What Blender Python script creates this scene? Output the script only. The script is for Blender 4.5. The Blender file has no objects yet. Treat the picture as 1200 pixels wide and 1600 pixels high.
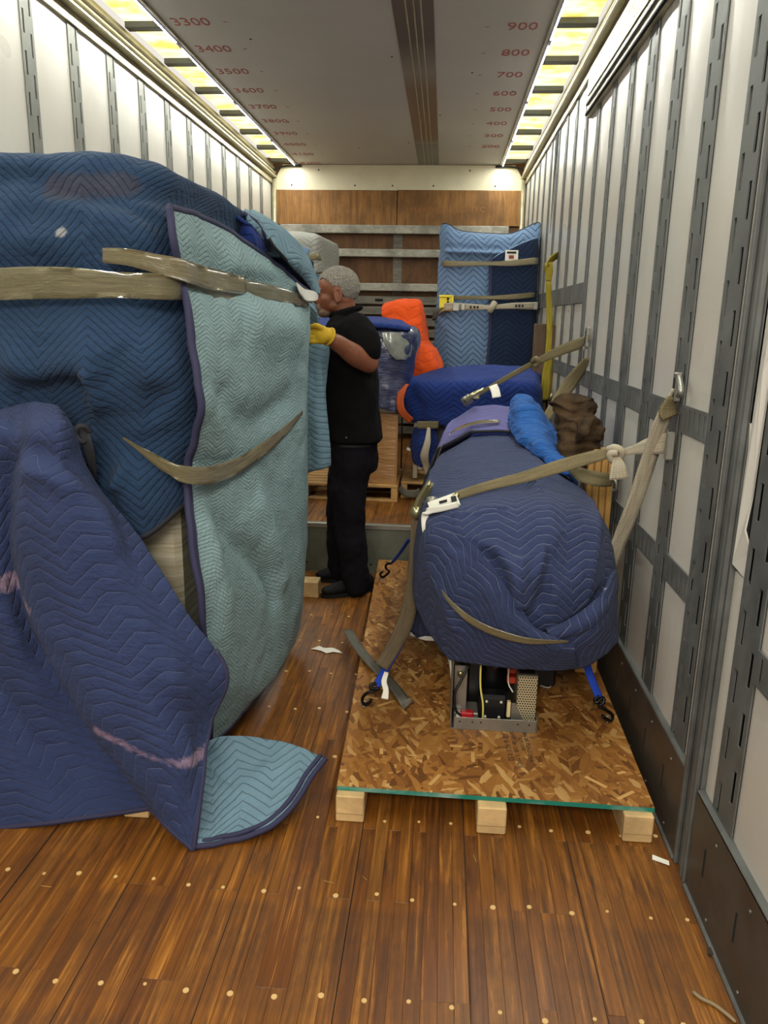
import bpy, bmesh, math, random
import numpy as np
from mathutils import Vector, Matrix, noise
C = bpy.context.scene.collection
sc = bpy.context.scene

# ---------------------------------------------------------------- camera
F_PX, PITCH, YAW, ROLL, CX, CH = 1198.5, .2461, .0719, .0182, .5055, 1.525
def cam_axes():
    cp, sp, cy, sy = math.cos(PITCH), math.sin(PITCH), math.cos(YAW), math.sin(YAW)
    F = Vector((-sy*cp, cy*cp, -sp)); R = Vector((cy, sy, 0)); U = R.cross(F)
    cr, sr = math.cos(ROLL), math.sin(ROLL)
    return F, cr*R + sr*U, -sr*R + cr*U
CF, CR, CU = cam_axes(); CO = Vector((CX, 0, CH))
cam_d = bpy.data.cameras.new('camera'); cam = bpy.data.objects.new('camera', cam_d); C.objects.link(cam)
cam_d.sensor_fit = 'VERTICAL'; cam_d.sensor_height = 32.0; cam_d.lens = F_PX*32.0/1600
cam_d.clip_start = .02; cam_d.clip_end = 100
m = Matrix.Identity(4)
for i in range(3): m[i][0] = CR[i]; m[i][1] = CU[i]; m[i][2] = -CF[i]; m[i][3] = CO[i]
cam.matrix_world = m
sc.camera = cam

# ---------------------------------------------------------------- light and exposure
sc.view_settings.view_transform = 'Standard'; sc.view_settings.look = 'None'
sc.view_settings.gamma = 1.0; sc.view_settings.use_curve_mapping = False
sc.view_settings.exposure = 0.14
w = bpy.data.worlds.new('dock_ambient'); sc.world = w; w.use_nodes = True
w.node_tree.nodes['Background'].inputs[0].default_value = (1.0, .94, .84, 1)
w.node_tree.nodes['Background'].inputs[1].default_value = .8
def area_light(name, loc, target, sx, sy, energy, color):
    d = bpy.data.lights.new(name, 'AREA'); d.shape = 'RECTANGLE'; d.size = sx; d.size_y = sy
    d.energy = energy; d.color = color
    o = bpy.data.objects.new(name, d); C.objects.link(o); o.location = loc
    o.rotation_euler = (Vector(target)-Vector(loc)).to_track_quat('-Z', 'Y').to_euler()
    return o
# lamps of the loading dock, standing behind the open rear doors of the trailer
area_light('dock_lamp', (.2, -2.2, 3.3), (-.1, 3.2, .9), 2.2, 1.0, 140, (1.0, .93, .82))
# the two LED tapes along the roof edges
for _sx in (-1, 1):
    area_light('led_tape_lamp', (_sx*1.016, 4.3, 2.972), (_sx*.9, 4.3, 0), .02, 7.4, 64, (.97, 1.0, .9)).rotation_euler = (0, 0, 0)
PANE_STRENGTH = 1.25

# ---------------------------------------------------------------- helpers
def P(px, py, y=None, x=None, z=None):
    """world point seen at a photograph pixel, on the plane y=, x= or z= (metres)"""
    d = CF + CR*((px-600)/F_PX) + CU*((800-py)/F_PX)
    if y is not None: t = (y-CO.y)/d.y
    elif x is not None: t = (x-CO.x)/d.x
    else: t = (z-CO.z)/d.z
    return CO + d*t
def lin(c):
    return tuple(((v/255)/12.92 if v/255 <= .04045 else ((v/255+.055)/1.055)**2.4) for v in c)
def tag(o, label=None, cat=None, group=None, kind=None):
    if label: o['label'] = label
    if cat: o['category'] = cat
    if group: o['group'] = group
    if kind: o['kind'] = kind
    return o
def empty(name, loc, label, cat, group=None, rz=0):
    o = bpy.data.objects.new(name, None); C.objects.link(o); o.location = loc; o.rotation_euler.z = rz
    o.empty_display_size = .1
    return tag(o, label, cat, group)
def link(name, me, mat=None, parent=None, world=True, smooth=False):
    o = bpy.data.objects.new(name, me); C.objects.link(o)
    if mat is not None and not me.materials: me.materials.append(mat)
    if smooth:
        for p in me.polygons: p.use_smooth = True
    if parent is not None:
        o.parent = parent
        if world: o.matrix_parent_inverse = wm(parent).inverted()
    return o
def wm(o):
    b = o.matrix_basis.copy() if o.type != 'CAMERA' else o.matrix_world
    if o.parent: return wm(o.parent) @ o.matrix_parent_inverse @ b
    return b
def from_bm(name, bm, mat=None, parent=None, smooth=False, **k):
    me = bpy.data.meshes.new(name); bm.normal_update(); bm.to_mesh(me); bm.free()
    return link(name, me, mat, parent, smooth=smooth, **k)
def add_box(bm, lo, hi, bev=0.0, rot=None, seg=1):
    lo = Vector(lo); hi = Vector(hi); c = (lo+hi)/2; s = hi-lo
    t = bmesh.new(); bmesh.ops.create_cube(t, size=1)
    bmesh.ops.scale(t, vec=s, verts=t.verts)
    if bev: bmesh.ops.bevel(t, geom=t.edges[:], offset=min(bev, min(s)*.45), segments=seg, affect='EDGES', profile=.7)
    M = Matrix.Translation(c) @ (rot.to_4x4() if rot else Matrix.Identity(4))
    bmesh.ops.transform(t, matrix=M, verts=t.verts)
    me = bpy.data.meshes.new('t'); t.to_mesh(me); t.free(); bm.from_mesh(me); bpy.data.meshes.remove(me)
def box(name, lo, hi, mat, parent=None, bev=0.0, rot=None):
    bm = bmesh.new(); add_box(bm, lo, hi, bev, rot); return from_bm(name, bm, mat, parent)
def catmull(pts, n):
    pts = [Vector(p) for p in pts]
    if len(pts) == 2: return [pts[0].lerp(pts[1], i/n) for i in range(n+1)]
    out = []
    ext = [2*pts[0]-pts[1]] + pts + [2*pts[-1]-pts[-2]]
    for i in range(1, len(ext)-2):
        a, b, c, d = ext[i-1:i+3]
        for k in range(n):
            t = k/n
            out.append(.5*((2*b) + (c-a)*t + (2*a-5*b+4*c-d)*t*t + (3*b-a-3*c+d)*t**3))
    out.append(pts[-1]); return out
def add_tube(bm, pts, r, seg=8, caps=True, closed=False):
    pts = [Vector(p) for p in pts]; n = len(pts); rings = []
    prev = None
    for i, p in enumerate(pts):
        if closed: t = (pts[(i+1) % n]-pts[i-1]).normalized()
        else: t = (pts[min(i+1, n-1)]-pts[max(i-1, 0)]).normalized()
        if prev is None:
            a = t.orthogonal().normalized()
        else:
            a = (prev - t*prev.dot(t)).normalized()
        prev = a; b = t.cross(a)
        rr = r[i] if isinstance(r, (list, tuple)) else r
        rings.append([bm.verts.new(p + a*(rr*math.cos(2*math.pi*k/seg)) + b*(rr*math.sin(2*math.pi*k/seg))) for k in range(seg)])
    for i in range(n if closed else n-1):
        A = rings[i]; B = rings[(i+1) % n]
        for k in range(seg): bm.faces.new((A[k], A[(k+1) % seg], B[(k+1) % seg], B[k]))
    if caps and not closed:
        bm.faces.new(list(reversed(rings[0]))); bm.faces.new(rings[-1])
def tube(name, pts, r, mat, parent=None, seg=8, smooth=True, closed=False):
    bm = bmesh.new(); add_tube(bm, pts, r, seg, closed=closed); return from_bm(name, bm, mat, parent, smooth)
def ribbon(name, pts, width, mat, parent=None, side=(0, 0, 1), thick=.003, n=10, twist=None, sides=None, wob=0):
    """flat band with thickness along a curve; `side` is the direction of its width"""
    c = catmull(pts, n); N = len(c); bm = bmesh.new(); uv = bm.loops.layers.uv.new('UVMap')
    if sides: sd = catmull(sides, n)
    L = 0; rows = []; prevp = c[0]
    for i, p in enumerate(c):
        L += (p-prevp).length; prevp = p
        t = (c[min(i+1, N-1)]-c[max(i-1, 0)]).normalized()
        s = (sd[i] if sides else Vector(side)); s = (s - t*s.dot(t)).normalized()
        nn = t.cross(s)
        wd = width[min(int(i/(N-1)*(len(width)-1)), len(width)-2)] if isinstance(width, (list, tuple)) else width
        if isinstance(width, (list, tuple)):
            f = i/(N-1)*(len(width)-1); k = min(int(f), len(width)-2); wd = width[k]*(1-(f-k))+width[k+1]*(f-k)
        row = []
        for sgn in (1, -1):
            for k in range(5):
                q = (k/4-.5)
                if sgn < 0: q = -q
                bulge = wob*math.sin(L*23+k*2.1)*.5
                row.append((bm.verts.new(p + s*(q*wd) + nn*(sgn*thick/2+bulge if sgn > 0 else -thick/2+bulge)), L, q))
        rows.append(row)
    for i in range(N-1):
        A, B = rows[i], rows[i+1]; m_ = len(A)
        for k in range(m_):
            k2 = (k+1) % m_
            f = bm.faces.new((A[k][0], A[k2][0], B[k2][0], B[k][0]))
            for lp, (v, l, q) in zip(f.loops, (A[k], A[k2], B[k2], B[k])): lp[uv].uv = (l, q)
            f.smooth = True
    bm.faces.new([a[0] for a in reversed(rows[0])]); bm.faces.new([a[0] for a in rows[-1]])
    bmesh.ops.recalc_face_normals(bm, faces=bm.faces)
    return from_bm(name, bm, mat, parent)
def grid_eval(ctrl, nu, nv):
    """Catmull-Rom patch through a grid of control points (rows x columns)"""
    cols = [catmull(r, nu) for r in ctrl]
    g = [catmull([row[j] for row in cols], nv) for j in range(len(cols[0]))]
    return [[g[j][i] for j in range(len(g))] for i in range(len(g[0]))]
def nz(p, s, seed=0):
    return noise.noise(Vector((p[0]*s+seed*7.3, p[1]*s+seed*3.1, p[2]*s-seed*5.7)))
def cloth(name, ctrl, nu, nv, mat, parent=None, wr=.01, wrs=6, seed=0, thick=.012, uvrot=0, fold=None, uvscale=1.0, ridged=True, creases=(), closed_top=None):
    G = grid_eval(ctrl, nu, nv); R = len(G); K = len(G[0])
    A = np.array([[tuple(p) for p in r] for r in G])
    du = np.linalg.norm(np.diff(A, axis=1), axis=2); dv = np.linalg.norm(np.diff(A, axis=0), axis=2)
    ulen = np.concatenate([np.zeros((R, 1)), np.cumsum(du, axis=1)], axis=1)
    vlen = np.concatenate([np.zeros((1, K)), np.cumsum(dv, axis=0)], axis=0)
    um = ulen.mean(axis=0)[None, :].repeat(R, 0); vm = vlen.mean(axis=1)[:, None].repeat(K, 1)
    ulen = ulen - ulen[:, K//2:K//2+1] + um[0, K//2]; vlen = vlen - vlen[R//2:R//2+1, :] + vm[R//2, 0]
    ulen = .5*ulen+.5*um; vlen = .5*vlen+.5*vm
    gu = np.gradient(A, axis=1); gv = np.gradient(A, axis=0)
    Nn = np.cross(gu, gv); Nn /= (np.linalg.norm(Nn, axis=2, keepdims=True)+1e-9)
    D = np.zeros((R, K))
    for i in range(R):
        for j in range(K):
            p = A[i, j]; d = nz(p, wrs, seed)
            if ridged: d = d*.5 + (.35-abs(nz(p, wrs*1.1, seed+3)))*.9
            d += .4*nz(p, wrs*2.7, seed+9)
            if fold: d += fold(i/(R-1), j/(K-1))/max(wr, 1e-6)
            D[i, j] = d*wr
    for cz in creases:
        pts, amp, wid = cz[:3]; stepw = cz[3] if len(cz) > 3 else None
        best = np.full((R, K), 1e9); sg = np.ones((R, K)); endf = np.ones((R, K))
        pl = [np.array(tuple(q)) for q in catmull(pts, 6)]; nseg = len(pl)-1
        for q, (a_, b_) in enumerate(zip(pl[:-1], pl[1:])):
            ab = b_-a_; L2 = ab@ab+1e-12
            t_ = np.clip(((A-a_)@ab)/L2, 0, 1); near = a_+t_[:, :, None]*ab; dd = A-near
            dist = np.linalg.norm(dd, axis=2); sgn = np.sign(np.einsum('ijk,ijk->ij', np.cross(np.broadcast_to(ab, A.shape), dd), Nn))
            mk = dist < best; best[mk] = dist[mk]; sg[mk] = sgn[mk]
            along = (q+t_)/nseg; endf[mk] = np.clip(np.minimum(along, 1-along)[mk]*6+.25, 0, 1)
        if stepw is None: D += amp*np.exp(-(best/wid)**2)*endf
        else:
            sd = best*sg
            D += amp*endf*(1/(1+np.exp(-sd/wid*4)))*np.exp(-np.clip(sd, 0, 9)/stepw)
    A = A + Nn*D[:, :, None]
    Bk = A - Nn*thick
    verts = [tuple(v) for v in A.reshape(-1, 3)] + [tuple(v) for v in Bk.reshape(-1, 3)]
    n = R*K; faces = []; uvs = []
    cr_, sr_ = math.cos(uvrot), math.sin(uvrot)
    def UV(i, j):
        a, b = ulen[i, j]*uvscale, vlen[i, j]*uvscale
        return (a*cr_-b*sr_, a*sr_+b*cr_)
    for i in range(R-1):
        for j in range(K-1):
            q = [(i, j), (i, j+1), (i+1, j+1), (i+1, j)]
            faces.append([a*K+b for a, b in q]); uvs += [UV(a, b) for a, b in q]
            q = q[::-1]; faces.append([n+a*K+b for a, b in q]); uvs += [UV(a, b) for a, b in q]
    def side(seq, flip):
        for (a, b), (c, d) in zip(seq[:-1], seq[1:]):
            f = [a*K+b, n+a*K+b, n+c*K+d, c*K+d]; u = [UV(a, b), UV(a, b), UV(c, d), UV(c, d)]
            if flip: f = f[::-1]; u = u[::-1]
            faces.append(f); uvs.extend(u)
    side([(0, j) for j in range(K)], False); side([(R-1, j) for j in range(K)], True)
    side([(i, 0) for i in range(R)], True); side([(i, K-1) for i in range(R)], False)
    me = bpy.data.meshes.new(name); me.from_pydata(verts, [], faces); me.update()
    uvl = me.uv_layers.new(name='UVMap'); uvl.data.foreach_set('uv', [c for u in uvs for c in u])
    o = link(name, me, mat, parent, smooth=True)
    o_edges = dict(top=[Vector(v) for v in (A-Nn*thick*.5)[0]], bottom=[Vector(v) for v in (A-Nn*thick*.5)[-1]],
                   left=[Vector(v) for v in (A-Nn*thick*.5)[:, 0]], right=[Vector(v) for v in (A-Nn*thick*.5)[:, -1]],
                   A=A, N=Nn)
    return o, o_edges
def binding(pts, mat, parent, w=.012, name='binding', step=2):
    """rounded fabric tape sewn round the edge of a blanket"""
    return tube(name, pts[::step] + ([pts[-1]] if (len(pts)-1) % step else []), w, mat, parent, seg=6)
# ---------------------------------------------------------------- materials
class NT:
    def __init__(s, name, rough=.6, metal=0.0, spec=.5):
        s.m = bpy.data.materials.new(name); s.m.use_nodes = True; s.t = s.m.node_tree; s.b = s.t.nodes['Principled BSDF']
        s.b.inputs['Roughness'].default_value = rough; s.b.inputs['Metallic'].default_value = metal
        s.b.inputs['Specular IOR Level'].default_value = spec
    def n(s, typ, **kw):
        nd = s.t.nodes.new(typ)
        for k, v in kw.items(): setattr(nd, k, v)
        return nd
    def set(s, inp, v):
        if hasattr(v, 'is_output') or isinstance(v, bpy.types.NodeSocket): s.t.links.new(v, inp)
        else: inp.default_value = v
    def math(s, op, a, b=None, c=None):
        nd = s.n('ShaderNodeMath', operation=op)
        s.set(nd.inputs[0], a)
        if b is not None: s.set(nd.inputs[1], b)
        if c is not None: s.set(nd.inputs[2], c)
        return nd.outputs[0]
    def mix(s, f, a, b, blend='MIX'):
        nd = s.n('ShaderNodeMix', data_type='RGBA', blend_type=blend)
        s.set(nd.inputs[0], f)
        for i, v in ((6, a), (7, b)):
            if isinstance(v, tuple): v = (*v[:3], 1)
            s.set(nd.inputs[i], v)
        return nd.outputs[2]
    def noise(s, scale, detail=3, vec=None, rough=.5, dist=0):
        nd = s.n('ShaderNodeTexNoise'); nd.inputs['Scale'].default_value = scale; nd.inputs['Detail'].default_value = detail
        nd.inputs['Roughness'].default_value = rough; nd.inputs['Distortion'].default_value = dist
        if vec is not None: s.t.links.new(vec, nd.inputs['Vector'])
        return nd.outputs['Fac']
    def ramp(s, f, stops, interp='LINEAR'):
        nd = s.n('ShaderNodeValToRGB'); nd.color_ramp.interpolation = interp
        e = nd.color_ramp.elements
        while len(e) < len(stops): e.new(.5)
        for el, (p, c) in zip(e, stops):
            el.position = p; el.color = (*(c if isinstance(c, tuple) else (c, c, c)), 1)
        s.set(nd.inputs[0], f); return nd.outputs[0]
    def coord(s, kind='Object', scale=None, rot=None):
        o = s.n('ShaderNodeTexCoord').outputs[kind]
        if scale or rot:
            mp = s.n('ShaderNodeMapping'); s.t.links.new(o, mp.inputs[0])
            if scale: mp.inputs['Scale'].default_value = scale
            if rot: mp.inputs['Rotation'].default_value = rot
            o = mp.outputs[0]
        return o
    def col(s, c):
        s.set(s.b.inputs['Base Color'], (*c[:3], 1) if isinstance(c, tuple) else c); return s
    def bump(s, h, strength=.5, dist=.01, normal=None):
        nd = s.n('ShaderNodeBump'); nd.inputs['Strength'].default_value = strength; nd.inputs['Distance'].default_value = dist
        s.set(nd.inputs['Height'], h)
        if normal is not None: s.t.links.new(normal, nd.inputs['Normal'])
        s.t.links.new(nd.outputs[0], s.b.inputs['Normal']); return nd.outputs[0]
MATS = {}
def plain(name, c, rough=.6, metal=0.0, var=.12, scale=8, spec=.5, bump=0):
    if name in MATS: return MATS[name]
    s = NT(name, rough, metal, spec); c = lin(c)
    f = s.noise(scale, 4, s.coord())
    s.col(s.mix(f, tuple(v*(1-var) for v in c), tuple(min(1, v*(1+var)) for v in c)))
    if bump: s.bump(s.noise(scale*6, 3, s.coord()), bump, .004)
    MATS[name] = s.m; return s.m
def quilt(name, c, stitch=None, marks=(), period=.04, zw=.11, amp=.05, puff=.006, wear=.15, warm=0, crinkle=.35, sw=.05, mode='chevron', dirt=None, puffs=.9, rough=.88):
    """quilted moving-blanket cloth: zigzag stitching and puffed channels from the cloth's own UVs"""
    s = NT(name, rough, 0, .18); c = lin(c)
    uvn = s.n('ShaderNodeTexCoord').outputs['UV']
    sep = s.n('ShaderNodeSeparateXYZ'); s.t.links.new(uvn, sep.inputs[0]); u, v = sep.outputs[0], sep.outputs[1]
    wob = s.noise(3.5, 2, uvn); wob = s.math('MULTIPLY', s.math('SUBTRACT', wob, .5), .05)
    wob2 = s.noise(30, 2, uvn); wob2 = s.math('MULTIPLY', s.math('SUBTRACT', wob2, .5), .006)
    u2 = s.math('ADD', u, wob)
    tri = s.math('PINGPONG', u2, zw)           # 0..zw
    # slightly clipped zigzag
    tri = s.math('MULTIPLY', tri, amp/zw*2)
    if mode == 'step':
        tri = s.math('MINIMUM', tri, amp*1.5)
    t = s.math('FRACT', s.math('DIVIDE', s.math('ADD', s.math('ADD', v, tri), wob2), period))
    d = s.math('ABSOLUTE', s.math('SUBTRACT', t, .5))      # .5 at the stitch
    line = s.math('GREATER_THAN', d, .5-sw) if False else s.ramp(d, [(.5-sw*1.6, 0.0), (.5-sw*.6, 1.0)])
    h = s.math('SQRT', s.math('SUBTRACT', 1.0, s.math('POWER', s.math('MULTIPLY', d, 2.0), 3.0)))
    if mode == 'pebble':
        vt = s.math('FRACT', s.math('DIVIDE', s.math('ADD', u, s.math('MULTIPLY', s.math('SINE', s.math('MULTIPLY', v, 60)), .006)), period*1.2))
        hv = s.math('SQRT', s.math('SUBTRACT', 1.0, s.math('POWER', s.math('MULTIPLY', s.math('ABSOLUTE', s.math('SUBTRACT', vt, .5)), 2.0), 3.0)))
        h = s.math('MULTIPLY', h, s.math('ADD', s.math('MULTIPLY', hv, .7), .3))
    cr = s.noise(45, 3, uvn, .6, .6)
    mp_ = s.n('ShaderNodeMapping'); mp_.inputs['Scale'].default_value = (9, 26, 1); mp_.inputs['Rotation'].default_value = (0, 0, .5); s.t.links.new(uvn, mp_.inputs[0])
    cr2 = s.noise(1.0, 4, mp_.outputs[0], .6, 1.2)
    H = s.math('ADD', s.math('MULTIPLY', h, s.math('ADD', .55, s.math('MULTIPLY', cr, .9))), s.math('ADD', s.math('MULTIPLY', cr, crinkle), s.math('MULTIPLY', cr2, crinkle*3.2)))
    big = s.noise(2.3, 4, uvn); fine = s.noise(260, 2, uvn)
    base = s.mix(s.ramp(big, [(.3, 0.0), (.7, 1.0)]), tuple(x*(1-wear) for x in c), tuple(min(1, x*(1+wear)) for x in c))
    base = s.mix(s.math('MULTIPLY', fine, .25), base, tuple(min(1, x*1.5) for x in c))
    if dirt:
        dm = s.ramp(s.noise(3.1, 5, s.coord('UV', (1, 1, 1)), .6), [(.62, 0.0), (.7, .55)])
        base = s.mix(dm, base, lin(dirt))
    for (pa, pb, rad, mc) in marks:
        pos = s.coord('Object', (1, .25, 1)); pa = (pa[0], pa[1]*.25, pa[2]); pb = (pb[0], pb[1]*.25, pb[2]); av = s.n('ShaderNodeVectorMath', operation='SUBTRACT'); s.t.links.new(pos, av.inputs[0]); av.inputs[1].default_value = pa
        ab = tuple(q-p_ for p_, q in zip(pa, pb)); L2 = sum(q*q for q in ab)
        dt = s.n('ShaderNodeVectorMath', operation='DOT_PRODUCT'); s.t.links.new(av.outputs[0], dt.inputs[0]); dt.inputs[1].default_value = tuple(q/L2 for q in ab)
        tt = s.math('MINIMUM', s.math('MAXIMUM', dt.outputs['Value'], 0.0), 1.0)
        sv = s.n('ShaderNodeVectorMath', operation='SCALE'); sv.inputs[0].default_value = ab; s.t.links.new(tt, sv.inputs['Scale'])
        df = s.n('ShaderNodeVectorMath', operation='DISTANCE'); s.t.links.new(av.outputs[0], df.inputs[0]); s.t.links.new(sv.outputs[0], df.inputs[1])
        dd = s.math('ADD', s.math('DIVIDE', df.outputs['Value'], rad), s.math('MULTIPLY', s.math('SUBTRACT', s.noise(60, 4, uvn), .5), 1.2))
        base = s.mix(s.ramp(dd, [(.55, .8), (1.0, 0.0)]), base, lin(mc))
    if stitch: base = s.mix(s.math('MULTIPLY', line, .6), base, lin(stitch))
    else: base = s.mix(s.math('MULTIPLY', line, .45), base, tuple(x*.45 for x in c))
    s.col(base); s.bump(H, puffs, puff)
    s.b.inputs['Sheen Weight'].default_value = .04; s.b.inputs['Sheen Roughness'].default_value = .6
    MATS[name] = s.m; return s.m
Q = {}
Q['deep'] = quilt('deep_blue_quilt', (34, 55, 82), None, period=.027, zw=.15, amp=.07, puff=.006, crinkle=.45, sw=.07, puffs=.8, marks=((tuple(P(85, 292, 2.26)), tuple(P(190, 285, 2.26)), .045, (58, 58, 70)), (tuple(P(90, 363, 2.2)), tuple(P(93, 361, 2.2)), .016, (150, 150, 150))))
Q['navy'] = quilt('navy_quilt', (45, 56, 91), (120, 130, 172), period=.043, zw=.10, amp=.045, puff=.006, sw=.016, crinkle=.4, mode='step', marks=((tuple(P(158, 1133, 1.99)), tuple(P(318, 1188, 1.99)), .020, (140, 118, 140)), (tuple(P(5, 912, 2.1)), tuple(P(62, 940, 2.1)), .03, (140, 118, 134))))
Q['navy_fg'] = quilt('navy_stitched_quilt', (43, 52, 84), (168, 176, 205), period=.031, zw=.085, amp=.03, puff=.006, sw=.022, crinkle=.5, mode='step')
Q['teal'] = quilt('teal_quilt', (126, 151, 156), None, period=.0135, zw=.07, amp=.014, puff=.0035, crinkle=.8, sw=.12, mode='pebble', rough=.6, puffs=.75)
Q['sky'] = quilt('light_blue_quilt', (106, 134, 150), None, period=.03, zw=.1, amp=.035, puff=.005, crinkle=.3, sw=.05)
Q['sky_tall'] = quilt('light_blue_chevron_quilt', (104, 128, 160), (58, 80, 120), period=.046, zw=.1, amp=.045, puff=.008, crinkle=.2, sw=.09)
Q['dark_tall'] = quilt('slate_navy_quilt', (24, 38, 64), None, period=.04, zw=.13, amp=.05, puff=.006, crinkle=.2, sw=.06)
Q['royal'] = quilt('royal_blue_quilt', (27, 48, 112), None, period=.035, zw=.11, amp=.04, puff=.006, crinkle=.3)
Q['purple'] = quilt('faded_violet_quilt', (92, 90, 140), (76, 76, 128), period=.05, zw=.12, amp=.03, puff=.004, crinkle=.5)
Q['bright'] = quilt('bright_blue_quilt', (34, 84, 152), None, period=.05, zw=.15, amp=.03, puff=.005, crinkle=1.0)
Q['grey'] = quilt('grey_quilt', (148, 148, 142), (104, 104, 100), period=.035, zw=.1, amp=.03, puff=.006)
Q['orange'] = quilt('orange_quilt', (214, 78, 24), (190, 62, 16), period=.07, zw=.1, amp=.03, puff=.004, crinkle=.8)
Q['ochre'] = plain('cream_quilt', (190, 185, 180), .8)
M_bind_navy = plain('navy_binding', (44, 44, 74), .8); M_bind_dark = plain('black_binding', (26, 27, 34), .8)
M_tape = None
def tape_mat(name, c, alpha=.8):
    s = NT(name, .12, 0, .9); s.b.inputs['Coat Weight'].default_value = 1.0; s.b.inputs['Coat Roughness'].default_value = .06
    uvn = s.coord('UV', (1.6, 9, 1)); un2 = s.coord('UV', (14, 2.5, 1))
    f = s.noise(2.4, 5, uvn, .65, 1.6); g = s.noise(1.6, 5, un2, .7, 2.0)
    c = lin(c); s.col(s.mix(s.ramp(f, [(.3, 0.0), (.7, 1.0)]), tuple(v*.6 for v in c), tuple(min(1, v*1.2) for v in c)))
    s.b.inputs['Alpha'].default_value = alpha
    s.bump(s.math('ADD', f, s.math('MULTIPLY', s.ramp(g, [(.45, 0.0), (.6, 1.0)]), .35)), 1.0, .012); return s.m
M_tape = tape_mat('clear_tan_tape', (152, 142, 100), .86)
M_tape_d = tape_mat('wrinkled_tan_tape', (172, 158, 114), .92)
def strap_mat(name, c, dark=.6):
    s = NT(name, .75, 0, .3); uvn = s.coord('UV'); c = lin(c)
    sep = s.n('ShaderNodeSeparateXYZ'); s.t.links.new(uvn, sep.inputs[0])
    ws = s.math('SINE', s.math('MULTIPLY', sep.outputs[0], 900)); f = s.noise(9, 4, uvn)
    base = s.mix(s.ramp(f, [(.35, 0.0), (.7, 1.0)]), tuple(v*dark for v in c), c)
    s.col(base); s.bump(ws, .35, .001); return s.m
M_strap = strap_mat('dirty_beige_webbing', (186, 176, 154)); M_strap_o = strap_mat('olive_webbing', (122, 110, 80))
M_strap_b = strap_mat('bright_blue_webbing', (30, 72, 190), .7); M_strap_g = strap_mat('grey_webbing', (112, 108, 98))
M_strap_br = strap_mat('brown_webbing', (98, 84, 62)); M_strap_y = strap_mat('yellow_webbing', (160, 142, 38), .5)
M_strap_or = strap_mat('orange_webbing', (190, 84, 36))
M_zinc = plain('yellow_zinc', (172, 166, 128), .32, .85, .15, 30); M_steel = plain('brushed_steel', (150, 148, 140), .4, .8, .12, 20)
M_black = plain('black_plastic', (20, 20, 22), .4); M_blackm = plain('black_coated_steel', (18, 18, 20), .35, .5)
M_white = plain('white_plastic', (214, 212, 200), .4); M_paper = plain('white_paper', (225, 222, 210), .9)
M_ink = plain('black_ink', (22, 20, 22), .8); M_red_ink = plain('red_ink', (168, 92, 88), .8, 0, .3, 40)
M_yellow = plain('yellow_plastic', (232, 212, 30), .45)

def galv(name, c, rough=.42, metal=.55):
    s = NT(name, rough, metal, .5); c = lin(c)
    f = s.noise(7, 6, s.coord(), .65); g = s.noise(60, 3, s.coord())
    a = s.mix(s.ramp(f, [(.3, 0.0), (.72, 1.0)]), tuple(v*.7 for v in c), tuple(min(1, v*1.25) for v in c))
    s.col(s.mix(s.math('MULTIPLY', g, .3), a, tuple(v*.5 for v in c)))
    s.set(s.b.inputs['Roughness'], s.ramp(f, [(.3, rough*.8), (.7, rough*1.35)])); return s.m
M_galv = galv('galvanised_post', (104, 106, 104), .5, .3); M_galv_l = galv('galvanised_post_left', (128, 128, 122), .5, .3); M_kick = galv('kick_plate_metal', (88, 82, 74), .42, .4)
M_rail = galv('aluminium_rail', (176, 168, 140), .38, .5)
def panel_mat(name, c, rough=.22):
    s = NT(name, rough, 0, .5); c = lin(c); co = s.coord()
    rnd = s.n('ShaderNodeObjectInfo').outputs['Random']
    f = s.noise(1.8, 5, co, .6); st = s.noise(10, 4, s.coord('Object', (1, 4, .35)), .6)
    a = s.mix(s.ramp(f, [(.3, 0.0), (.75, 1.0)]), c, tuple(v*k for v, k in zip(c, (.95, .91, .88))))
    a = s.mix(s.ramp(st, [(.6, 0.0), (.8, .16)]), a, tuple(v*.62 for v in c))
    a = s.mix(s.math('MULTIPLY', rnd, .12), a, tuple(v*.8 for v in c))
    s.col(a); s.set(s.b.inputs['Roughness'], s.ramp(s.noise(1.1, 1, co), [(.3, rough*1.2), (.7, rough*1.7)])); s.bump(s.noise(2.0, 1, co), .15, .01); return s.m
M_panel = panel_mat('white_liner_panel', (198, 195, 188)); M_ceil = panel_mat('ceiling_liner', (188, 186, 182), .4)
M_gap = plain('dark_gap', (14, 14, 14), .9)
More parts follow.
